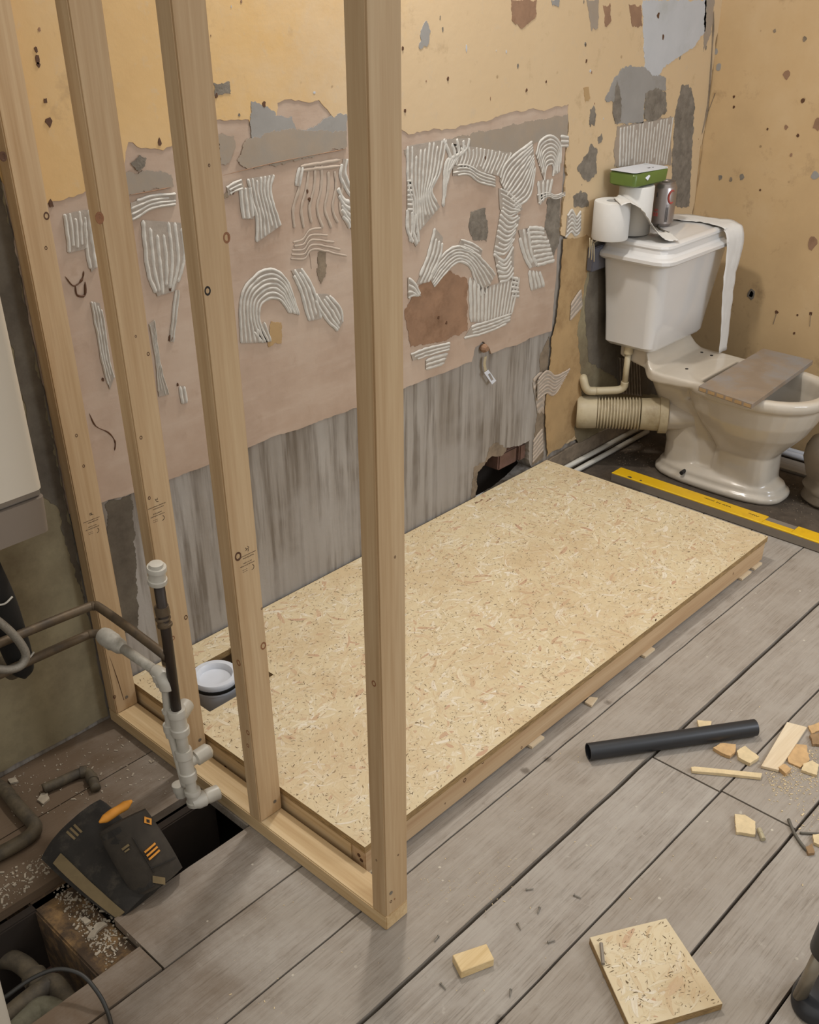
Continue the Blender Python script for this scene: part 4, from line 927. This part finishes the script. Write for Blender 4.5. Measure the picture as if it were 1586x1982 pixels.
# white push-fit pipework and dark riser
X0, Y0 = -.083, -.470
def PP(px, py, y=None, x=None): return at(px, py, 0, x if x is not None else X0)
t_ = thing('pushfit_riser', 'dark vertical pipe with white end cap above white push-fit fittings beside stud frame', 'pipework', (X0, Y0, .0))
top = PP(304, 1100); bot = PP(342, 1382); mid = PP(322, 1200)
bm = B(); tube(bm, [PP(305, 1115), PP(323, 1230), PP(343, 1385)], .0105, 16, sm=False); obj('dark_pipe', bm, plain('dark_pipe', '#372c23', .5, .2, .3, 40, .1), t_, smooth='all')
def fit(px0, py0, px1, py1, r, name, mat=WPL, ribs=True, x=None):
    a, b = PP(px0, py0, x=x), PP(px1, py1, x=x); bm = B()
    pr = [(0, r*.75), (0, r*.96), (.06, r), (.25, r), (.28, r*.88), (.36, r*.86), (.64, r*.86), (.72, r*.88), (.75, r), (.94, r), (1, r*.96), (1, r*.75)] if ribs else [(0, r*.8), (.06, r), (.94, r), (1, r*.8)]
    lathe(bm, a, b, pr, 24); return obj(name, bm, mat, t_, smooth=35)
fit(303, 1096, 305, 1128, .0185, 'end_cap'); fit(302, 1090, 303, 1099, .013, 'cap_insert', ribs=False)
fit(312, 1172, 316, 1190, .014, 'brass_coupling', COPP, False); fit(315, 1194, 320, 1212, .015, 'brass_coupling', COPP)
fit(325, 1275, 326, 1283, .0125, 'olive', COPP, False)
fit(341, 1372, 350, 1420, .0195, 'tee_fitting')
fit(354, 1450, 366, 1508, .0185, 'tee_fitting')
fit(349, 1412, 356, 1455, .012, 'white_pipe', ribs=False); fit(366, 1500, 374, 1545, .012, 'white_pipe', ribs=False)
fit(372, 1528, 378, 1556, .0175, 'elbow_fitting')
a = PP(344, 1392); bm = B(); lathe(bm, a, a+Vector((.045, .028, 0)), [(0, .012), (.3, .0165), (.9, .0165), (1, .010)], 20); obj('tee_branch', bm, WPL, t_, smooth=35)
a = PP(360, 1480); bm = B(); lathe(bm, a, a+Vector((.062, -.004, .006)), [(0, .011), (.35, .012), (.4, .017), (.9, .017), (1, .010), (1, .002)], 20); obj('tee_branch', bm, WPL, t_, smooth=35)
a = PP(378, 1550); bm = B(); lathe(bm, a+Vector((-.01, 0, 0)), a+Vector((.056, -.010, -.005)), [(0, .012), (.2, .018), (.45, .018), (.5, .015), (.6, .0165), (.95, .0165), (1, .010)], 20); obj('elbow_branch', bm, WPL, t_, smooth=35)
# second thinner white run just behind
X1 = -.092
t_ = thing('pushfit_pipe', 'thinner white plastic pipe with elbow running down left of the dark riser', 'pipework', (X1, -.44, 0))
def PQ(px, py): return at(px, py, 0, X1)
bm = B(); tube(bm, [PQ(318, 1310), PQ(325, 1375), PQ(332, 1420), PQ(347, 1478), PQ(358, 1520)], .0085, 14); obj('pipe', bm, WPL, t_, smooth='all')
bm = B(); P = [(-.091, -.418, .405), (-.091, -.440, .404), (-.0915, -.452, .396), (-.092, -.455, .378)]; tube(bm, P, [.013, .016, .0165, .015], 18); obj('elbow', bm, WPL, t_, smooth='all')
for a_, b_2, r in (((309, 1302), (315, 1326), .016), ((323, 1372), (326, 1384), .011), ((327, 1400), (331, 1425), .013), ((346, 1516), (352, 1540), .0155)):
    bm = B(); lathe(bm, PQ(*a_), PQ(*b_2), [(0, r*.8), (.05, r), (.55, r), (.6, r*.85), (1, r*.8)], 20); obj('collar', bm, WPL, t_, smooth=35)
# black lagged pipe + braided hose under the boiler
t_ = thing('lagged_pipe', 'thick black foam-lagged pipe hanging below the boiler', 'pipe', tuple(at(20, 1250, 1, -.2)))
bm = B(); P = [at(*p, 1, -.20) for p in ((-30, 1100), (0, 1165), (22, 1230), (42, 1290), (48, 1312))]; tube(bm, P, [.030, .030, .030, .029, .022, .004], 24); obj('lagging', bm, BLKM, t_, smooth='all')
bm = B(); P = [at(*p, 1, -.20) for p in ((-40, 1218), (0, 1228), (22, 1235))]; tube(bm, P, .016, 16); obj('branch', bm, BLKM, t_, smooth='all')
for a_ in (((-12, 1172), (24, 1155)), ((38, 1278), (66, 1262))):
    p, q_ = [at(*k, 1, -.233) for k in a_]; m2 = (p+q_)/2; bm = B()
    tube(bm, [p, m2+Vector((0, -.004, -.004)), q_], .002, 6); obj('cable_tie', bm, WPL, t_, smooth='all')
bm = B(); P = [at(*p, 1, -.27) for p in ((-60, 1180), (-20, 1192), (12, 1215), (38, 1243), (50, 1268), (40, 1288), (15, 1296), (-15, 1292), (-60, 1280))]
tube(bm, P, .0085, 14, n=10); obj('braided_hose', bm, HOSE, label='silver braided hose looping in front of the black lagged pipe', cat='hose', smooth='all', origin=tuple(P[3]))
bm = B(); p = at(8, 1284, 1, -.13); lathe(bm, p, p+Vector((0, -.05, 0)), [(0, .02), (.8, .02), (.85, .014), (1, .012)], 16); obj('pipe_stub', bm, DIRTP, label='dirty brass pipe stub on wall inside the hose loop', cat='pipe', smooth=40, origin=tuple(p))
# leaning white panel corner at the lower left
p = at(20, 1984, 2, .02); bm = B(); box(bm, p.x-.30, p.x-.002, p.y-.012, p.y, .0005, .62, .003, rot=Matrix.Rotation(math.radians(2.5), 3, 'Y'), c=(p.x, p.y, 0))
obj('white_panel', bm, BOIL, label='edge of a white panel standing in the lower left corner', cat='panel', origin=(p.x-.15, p.y, .0005))

# ================================================================ opened floor
bm = B(); box(bm, -.435, -.345, -.80, .0, -.20, -.0225, .004); obj('floor_joist', bm, JOIST, label='dusty old joist exposed in the opened floor, littered with crumbs', cat='joist', origin=(-.39, -.5, -.20))
bm = B(); box(bm, -.60, .02, -.395, -.372, -.24, -.0225, .003); bm2 = bm
obj('floor_joist', bm, VOID, label='timber edge in painted shade below the boards on far side of floor opening', cat='joist', origin=(-.3, -.38, -.24))  # timber coloured near black to paint in the pit's shade
# pipes in the pit
def pit(pts, r, mat, label, z=-.12, zs=None, collars=()):
    P = [at(px, py, 2, (zs[i] if zs else z)) for i, (px, py) in enumerate(pts)]
    t_ = thing('old_pipe', label, 'old pipe', tuple(P[0])); b_ = B(); tube(b_, P, r, 16); obj('pipe', b_, mat, t_, smooth='all')
    for k in collars:
        a = P[k]; d = (P[min(k+1, len(P)-1)]-P[max(k-1, 0)]).normalized()*.012; b_ = B(); lathe(b_, a-d, a+d, [(0, r*.9), (.05, r*1.25), (.95, r*1.25), (1, r*.9)], 18); obj('collar', b_, mat, t_, smooth=35)
    return t_
pit([(-30, 1860), (15, 1856), (45, 1868), (70, 1895), (85, 1930)], .020, DIRTP, 'brown curved pipe at top of pipes in the floor pit', zs=[-.10]*5, collars=(3,))
pit([(10, 1975), (45, 1945), (85, 1915), (105, 1905), (125, 1930), (140, 1960)], .021, DIRTP, 'mossy green-brown bent pipe in the middle of the floor pit', z=-.09)
pit([(25, 2010), (60, 1975), (85, 1955), (115, 1970), (130, 2000)], .026, STONEP, 'pale limescaled pipe lowest in the floor pit', z=-.07)
bm = B(); c = at(37, 1813, 2, -.10); lathe(bm, c+Vector((.01, .01, -.004)), c+Vector((-.012, -.014, .016)), [(0, .012), (0, .026), (.7, .027), (.8, .020), (1, .019)], 24); obj('end_plug', bm, STONEP, label='round pale plug above the pipes in the floor pit', cat='plug', smooth=40, origin=tuple(c))
bm = B(); c = at(90, 1870, 2, -.20); box(bm, c.x-.05, c.x+.05, c.y-.04, c.y+.04, -.239, -.19, .004, rot=Matrix.Rotation(.3, 3, 'Z')); obj('brick', bm, BRICK, label='reddish brick lying at the bottom of the floor pit', cat='brick', origin=(c.x, c.y, -.239))
# pipes lying on the boards at left
def flr(pts, r, label, zz, collars=()):
    P = [at(px, py, 2, zz) for px, py in pts]; t_ = thing('old_pipe', label, 'old pipe', tuple(P[0])); b_ = B(); tube(b_, P, r, 16); obj('pipe', b_, DIRTP, t_, smooth='all')
    for a_ in collars:
        a = P[a_]; d = (P[min(a_+1, len(P)-1)]-P[max(a_-1, 0)]).normalized()*.008; b_ = B(); lathe(b_, a-d, a+d, [(0, r), (.05, r*1.25), (.95, r*1.25), (1, r)], 18); obj('collar', b_, DIRTP, t_, smooth=35)
flr([(84, 1527), (110, 1516), (140, 1502), (162, 1494), (172, 1497), (178, 1508), (186, 1526)], .0115, 'short dirty elbowed pipe lying on the boards behind the knee pads', .0125, (3, 5))
flr([(-20, 1512), (8, 1528), (30, 1555), (55, 1583), (68, 1600), (60, 1616), (30, 1636), (-20, 1662)], .0155, 'larger dirty pipe bent back to the left edge on the boards', .0165)
# black cable looping out of the pit
bm = B(); P = [at(px, py, 2, z) for px, py, z in ((-20, 1950, .03), (10, 1930, .04), (60, 1895, .05), (110, 1876, .055), (155, 1885, .05), (185, 1915, .035), (205, 1950, .012), (216, 1990, .005), (215, 2040, .005))]
tube(bm, P, .0040, 10); obj('black_cable', bm, CABL, label='thin black cable arching out of the floor pit onto the boards', cat='cable', smooth='all', origin=tuple(P[6]))
# knee pads
def pad(corners, bulge, th, n=14):
    """curved cushion from four corners (u along 0-1, v along 0-3); returns surface function and mesh"""
    A_, B_, C_, D_ = [Vector(c) for c in corners]
    N_ = (B_-A_).cross(D_-A_).normalized()
    if N_.dot(CAMLOC-A_) < 0: N_ = -N_
    def S(u, v, off=0.0):
        # rounded corners
        uu, vv = u*2-1, v*2-1; k = 1-.06*(uu*uu*vv*vv); uu *= k; vv *= k; u2, v2 = (uu+1)/2, (vv+1)/2
        p = A_.lerp(B_, u2).lerp(D_.lerp(C_, u2), v2)
        return p+N_*(bulge*(1-uu*uu)+bulge*.35*(1-vv*vv)+off+.0035*noise.noise(Vector((u*4, v*5, bulge*90)))+.0015*noise.noise(Vector((u*12, v*12, bulge*50))))
    b_ = bmesh.new(); F_ = [[b_.verts.new(S(i/n, j/n, 0)) for j in range(n+1)] for i in range(n+1)]
    def edge(i, j): return max(abs(i/n*2-1), abs(j/n*2-1))
    G_ = [[b_.verts.new(S(i/n, j/n, -th*(1-.0*edge(i, j)))) for j in range(n+1)] for i in range(n+1)]
    for i in range(n):
        for j in range(n):
            b_.faces.new((F_[i][j], F_[i+1][j], F_[i+1][j+1], F_[i][j+1])); b_.faces.new((G_[i][j], G_[i][j+1], G_[i+1][j+1], G_[i+1][j]))
    for i in range(n):
        b_.faces.new((F_[i][0], G_[i][0], G_[i+1][0], F_[i+1][0])); b_.faces.new((F_[i][n], F_[i+1][n], G_[i+1][n], G_[i][n]))
        b_.faces.new((F_[0][i], F_[0][i+1], G_[0][i+1], G_[0][i])); b_.faces.new((F_[n][i], G_[n][i], G_[n][i+1], F_[n][i+1]))
    return S, b_
def onpad(S, u0, v0, u1, v1, w, name, mat, par, n=8, off=.0012):
    b_ = B(); rows = []
    du, dv = u1-u0, v1-v0; l = math.hypot(du, dv); nu, nv = -dv/l*w/2, du/l*w/2
    for i in range(n+1):
        f = i/n; u, v = u0+du*f, v0+dv*f
        rows.append([S(u+nu, v+nv, -.001), S(u+nu, v+nv, off), S(u-nu, v-nv, off), S(u-nu, v-nv, -.001)])
    loft(b_, rows); return obj(name, b_, mat, par)
# left pad, tipped into the gap
cs = [at(72, 1662, 2, .045), at(195, 1540, 2, .125), at(330, 1690, 2, .030), at(232, 1790, 2, -.015)]
t_ = thing('knee_pad', 'black fabric knee pad with tan rubber edge slumped into the floor opening', 'knee pad', tuple(cs[3]), 'black and orange knee pads')
S, b_ = pad(cs, .020, .035); obj('cushion', b_, FABR, t_, smooth=60)
onpad(S, .15, .16, .10, .98, .16, 'tan_rubber_edge', TANF, t_, off=.004)
for k in range(3): onpad(S, .46+.055*k, .06, .46+.055*k, .17, .028, 'stripe', ORNG if 0 else TANF, t_)
# right pad, upright and showing its face
cs = [at(186, 1612, 2, .13), at(283, 1562, 2, .15), at(358, 1680, 2, .028), at(262, 1742, 2, .012)]
t_ = thing('knee_pad', 'black fabric knee pad with three orange stripes and yellow lining propped at the floor opening', 'knee pad', tuple(cs[3]), 'black and orange knee pads')
S, b_ = pad(cs, .026, .034); obj('cushion', b_, FABR2, t_, smooth=60)
onpad(S, .52, .25, .52, .80, .012, 'seam', FABR, t_, off=.003); onpad(S, .50, .72, .98, .80, .012, 'seam', FABR, t_, off=.003); onpad(S, .02, .5, .42, .5, .9, 'side_panel', FABR, t_, off=.002)
for k in range(3): onpad(S, .56, .50+.055*k, .80, .47+.055*k, .026, 'stripe', ORNG, t_, off=.005)
onpad(S, .86, .12, .95, .20, .10, 'logo_tab', ORNG, t_, off=.003); onpad(S, .885, .15, .925, .18, .05, 'logo_mark', FABR, t_, off=.0045)
onpad(S, .25, .33, .40, .31, .03, 'side_mark', TANF, t_, off=.004); onpad(S, .27, .37, .37, .36, .02, 'side_mark', TANF, t_, off=.004)
onpad(S, .44, .86, .60, .98, .10, 'worn_corner', TANF, t_, off=.003)
# yellow lining roll along the top edge
P = [at(*p, 2, .150) for p in ((192, 1592), (206, 1583), (222, 1572), (240, 1561), (255, 1550))]
b_ = B(); tube(b_, P, [.002, .009, .010, .009, .010, .003], 12); obj('yellow_lining', b_, ORNG, t_, smooth='all')

# ================================================================ loose things on the floor
def prism(name, pts, z0, th, mat, label, cat, group=None, bev=.0008, tilt=0, origin=None, rough=0):
    P = [at(px, py, 2, z0+th) for px, py in pts]
    if rough:
        q = jag([Vector((p.x, p.y)) for p in P], .008, rough, random.random()*9); P = [Vector((p[0], p[1], z0+th)) for p in q]
    b_ = B(); loft(b_, [[Vector((p.x, p.y, z0)) for p in P], P])
    if bev and not rough: bmesh.ops.bevel(b_, geom=list(b_.edges), offset=bev, segments=1, affect='EDGES')
    c = sum(P, Vector())/len(P)
    return obj(name, b_, mat, label=label, cat=cat, group=group, origin=(c.x, c.y, z0))
# black waste pipe offcut
a = at(1139, 1455, 2, .021); b = at(1462, 1408, 2, .021)
bm = B(); cyl(bm, a, b, .0205, 32, hollow=.0022); obj('black_pipe', bm, BLK, label='black plastic waste pipe offcut lying across the floorboards', cat='pipe', smooth=40, origin=tuple(a.lerp(b, .5)-Vector((0, 0, .0205))))
o = prism('osb_offcut', [(1142, 1814), (1213, 1796), (1290, 1777), (1400, 1942), (1300, 1972), (1222, 1992)], .0008, .018, OSB, 'square OSB offcut lying flat on the floorboards at lower right', 'board')
_q = [Vector((p.x, p.y)) for p in [at(px, py, 2, .0188) for px, py in ((1145, 1815), (1289, 1781), (1396, 1942), (1300, 1969), (1224, 1989))]]
_lo = (min(p.x for p in _q), min(p.y for p in _q)); _hi = (max(p.x for p in _q), max(p.y for p in _q))
def in_off(p):
    if p is None:
        return Vector((random.uniform(_lo[0], _hi[0]), random.uniform(_lo[1], _hi[1])))
    sg = [(_q[(i+1) % 5]-_q[i]).cross(Vector((p[0], p[1]))-_q[i]) for i in range(5)]
    return all(k > 0 for k in sg) or all(k < 0 for k in sg)
flakes(o, 'pressed_strands', in_off, .08, .0188, 78)
a, b = at(1164, 1826, 2, .0225), at(1168, 1866, 2, .0225); bm = B(); cyl(bm, a, b, .0035, 12); obj('metal_rod', bm, ALU, label='short grey metal rod lying on the OSB offcut', cat='rod', smooth=40, origin=tuple(a))
prism('wood_block', [(876, 1848), (942, 1826), (957, 1856), (893, 1881)], .0006, .0200, wood('block_wood', 0, '#c7a874', '#d8bd8b', '#e2cb9f', 60), 'small rectangular wooden block near the foot of front post', 'wood block', bev=.0012)
prism('wood_offcut', [(1474, 1482), (1524, 1397), (1563, 1407), (1508, 1490)], .0006, .008, PALEW, 'pale flat wood batten offcut beside the pile of splinters', 'wood offcut')
prism('wood_stick', [(1338, 1484), (1345, 1483), (1476, 1496), (1474, 1505), (1400, 1497), (1340, 1492)], .0006, .008, TANW2, 'thin square wood stick in front of black pipe', 'wood stick')
for pts, m, lab, z in [
    ([(1381, 1447), (1395, 1438), (1425, 1440), (1424, 1455), (1414, 1463), (1398, 1457)], TANW, 'tan torn wood chip under right end of black pipe', .0006),
    ([(1427, 1453), (1443, 1443), (1470, 1465), (1453, 1477), (1430, 1465)], TANW2, 'pale ridged wood chip between black pipe and pale batten', .0006),
    ([(1350, 1393), (1378, 1396), (1376, 1408), (1353, 1406)], TANW2, 'small pale wood chip just behind the black pipe', .0006),
    ([(1423, 1575), (1443, 1577), (1463, 1590), (1463, 1615), (1426, 1610)], TANW2, 'pale five-sided wood chip next to small brass fitting', .0006),
    ([(1523, 1455), (1540, 1440), (1562, 1442), (1568, 1470), (1550, 1485), (1527, 1475)], TANW, 'thick brown-edged wood chunk leaning on the splinter pile', .0006),
    ([(1508, 1485), (1520, 1478), (1532, 1488), (1522, 1497)], TANW, 'small orange wood chunk right of the pale batten foot', .0006),
    ([(1556, 1478), (1572, 1472), (1586, 1480), (1582, 1500), (1552, 1490)], TANW2, 'flat pale plywood flake at front of splinter pile', .0006),
    ([(1565, 1405), (1586, 1398), (1592, 1412), (1572, 1420)], TANW, 'tan splintered flake at the back of the splinter pile', .0006),
    ([(1568, 1422), (1600, 1415), (1602, 1440), (1574, 1440)], BRNW, 'dark brown bark piece on the splinter pile at photo edge', .0006),
    ([(1574, 1615), (1600, 1612), (1600, 1640), (1576, 1630)], TANW2, 'pale block fragment at right edge beside the grey cable offcut', .0006),
    ([(1560, 1640), (1573, 1632), (1578, 1650), (1566, 1652)], BRNW, 'small brown fragment touching the grey cable offcut', .0006)]:
    prism('wood_chip', pts, z, random.uniform(.004, .011), m, lab, 'wood chip', 'wood chips on the floorboards', rough=.0012)
# brass fitting
a, b = at(1470, 1605, 2, .006), at(1478, 1625, 2, .006)
t_ = thing('pipe_fitting', 'tiny pale cylindrical pipe fitting lying by the five-sided wood chip', 'pipe fitting', tuple(a))
bm = B(); lathe(bm, a, b, [(0, .003), (0, .0055), (.4, .0055), (.42, .0045), (.5, .0045), (.52, .0055), (1, .0055), (1, .003)], 16); obj('barrel', bm, plain('pale_brass', '#b3a98c', .4, .2), t_, smooth=40)
bm = B(); P = [at(*p, 2, .004) for p in ((1527, 1586), (1538, 1612), (1553, 1635), (1569, 1652))]; tube(bm, P, .0034, 10); obj('cable_offcut', bm, DRAB, label='curved grey cable offcut crossing a board gap near right edge', cat='cable scrap', smooth='all', origin=tuple(P[0]))
bm = B(); P = [at(*p, 2, .0035) for p in ((1549, 1612), (1570, 1613), (1600, 1614))]; tube(bm, P, .0026, 10); obj('cable_offcut', bm, DRAB, label='thin straight grey cable scrap running off right edge of photo', cat='cable scrap', smooth='all', origin=tuple(P[0]))
# tool foot at the lower right corner
t_ = thing('work_light_stand', 'black and silver tool stand foot at the lower right photo corner', 'tool stand', (.42, -1.66, 0))
cb = Vector((.412, -1.640, 0))
bm = B(); rg = []
for z, r in ((.0006, .050), (.004, .054), (.020, .055), (.030, .048), (.034, .040)): rg.append([cb+Vector((r*math.cos(a)*1.0, r*math.sin(a)*.85, z)) for a in [2*math.pi*k/32 for k in range(32)]])
loft(bm, rg); obj('base', bm, BLK, t_, smooth=40)
bm = B(); tube(bm, [cb+Vector((-.030, .026, .026)), cb+Vector((-.020, .016, .145))], .0120, 20, sm=False); obj('silver_leg', bm, plain('satin_metal', '#8f8676', .35, .5, .08, 20, 0), t_, smooth='all')
bm = B(); tube(bm, [cb+Vector((.030, -.020, .026)), cb+Vector((.015, -.010, .145))], .0120, 20, sm=False); obj('silver_leg', bm, MATS['satin_metal'], t_, smooth='all')
bm = B(); cyl(bm, cb+Vector((-.001, .001, .130)), cb+Vector((.004, -.004, .230)), .040, 28, bev=.008); obj('upper_housing', bm, BLK, t_, smooth=40)
# loose screws
random.seed(12)
for px, py, an, lab in [(1043, 1762, 20, 'loose screw to the right of front post foot, nearest the wide board gap'), (1005, 1793, 60, 'loose screw below the pair of screws near the wood block'), (1026, 1721, 140, 'loose screw topmost of those near the wide board gap'), (858, 1909, 80, 'loose screw left of and below the wood block'), (988, 1922, 30, 'loose screw below and right of the wood block'), (845, 1817, 10, 'loose screw by the gap left of the wood block'), (1068, 1822, 150, 'loose screw between wood block and OSB offcut'), (1118, 1735, 100, 'pale loose pin on the board above the OSB offcut')]:
    c = at(px, py, 2, .003); d = Vector((math.cos(math.radians(an)), math.sin(math.radians(an)), 0))
    bm = B(); lathe(bm, c-d*.008, c+d*.008, [(0, .0006), (.15, .0014), (.85, .0014), (.9, .0026), (1, .0028)], 8)
    obj('screw', bm, SCRW, label=lab, cat='screw', group='loose screws on the floorboards', smooth=40, origin=(c.x, c.y, 0))
# plaster fragments on the joist
for pts, z, lab, nm in [([(168, 1816), (186, 1786), (200, 1783), (208, 1788), (190, 1800), (182, 1814)], -.0225, 'long white plaster splinter on the exposed joist', 'plaster_fragment'), ([(156, 1779), (165, 1773), (176, 1782), (165, 1788)], -.0225, 'rounded grey plaster lump on joist above the long splinter', 'plaster_fragment'), ([(168, 1794), (178, 1792), (182, 1798), (174, 1802)], -.0225, 'small pale plaster crumb touching the long splinter', 'plaster_fragment'),
    ([(72, 1548), (80, 1535), (92, 1534), (96, 1545), (84, 1556)], .0006, 'crumpled pale plaster lump on the boards beside dirty pipes', 'plaster_fragment'), ([(15, 1508), (30, 1504), (36, 1512), (20, 1516)], .0006, 'flat pale plaster flake on boards near the left photo edge', 'plaster_fragment')]:
    prism(nm, pts, z, .005, CHIPW, lab, 'plaster fragment', 'plaster fragments', rough=.001)
# packer fragment by the platform
prism('wood_chip', [(1132, 1358), (1142, 1348), (1158, 1350), (1146, 1366)], .0006, .006, PALEW, 'pale wedge chip on the floor at the platform front edge', 'wood chip', 'wood chips on the floorboards')
# crumbs, sawdust and splinters nobody could count
def crumbs(name, label, regions, mat, seed):
    random.seed(seed); b_ = B()
    for (pa, pb, pc_, pd), z, n, s0, s1 in regions:
        A_, B_, C_, D_ = [at(*p, 2, z) for p in (pa, pb, pc_, pd)]
        for _ in range(n):
            u, v = random.random(), random.betavariate(1.3, 1.3); p = A_.lerp(B_, u).lerp(D_.lerp(C_, u), v)
            if z > -.01 and -.545 < p.y < -.372 and p.x < .0: continue
            s = random.uniform(s0, s1)*random.uniform(.5, 1); l = s*random.choice([1, 1, 1, 1.5, 3])
            box(b_, p.x-l/2, p.x+l/2, p.y-s/2, p.y+s/2, z+.0003, z+.0003+s*.6, rot=Matrix.Rotation(random.uniform(0, 3.14), 3, 'Z') @ Matrix.Rotation(random.uniform(-.3, .3), 3, 'X'))
    obj(name, b_, mat, label=label, cat='debris', kind='stuff')
crumbs('plaster_crumbs', 'scattered plaster crumbs on the joist and brown boards by the floor opening', [
    (((95, 1725), (150, 1700), (262, 1822), (205, 1880)), -.0225, 420, .0015, .005), (((20, 1480), (330, 1400), (350, 1540), (20, 1600)), 0.0, 260, .001, .004), (((0, 1690), (90, 1650), (100, 1690), (0, 1770)), 0.0, 160, .001, .005)], CHIPW, 41)
crumbs('sawdust', 'fine sawdust and splinters around wood scraps and along the floorboards', [
    (((1480, 1490), (1586, 1440), (1586, 1540), (1500, 1540)), 0.0, 420, .0008, .0028), (((1500, 1500), (1586, 1540), (1586, 1640), (1480, 1560)), 0.0, 70, .0008, .003), (((800, 1690), (1000, 1650), (1000, 1760), (810, 1780)), 0.0, 90, .0006, .0018), (((500, 1720), (1586, 1200), (1586, 1982), (400, 1982)), 0.0, 130, .0007, .0022)], TANW2, 42)
crumbs('floor_grit', 'gritty debris on the dark floor around the toilet base', [
    (((1180, 860), (1260, 840), (1280, 910), (1200, 905)), 0.0022, 160, .001, .004), (((1480, 900), (1560, 950), (1580, 1030), (1480, 1000)), 0.0022, 120, .001, .004)], MORT, 43)
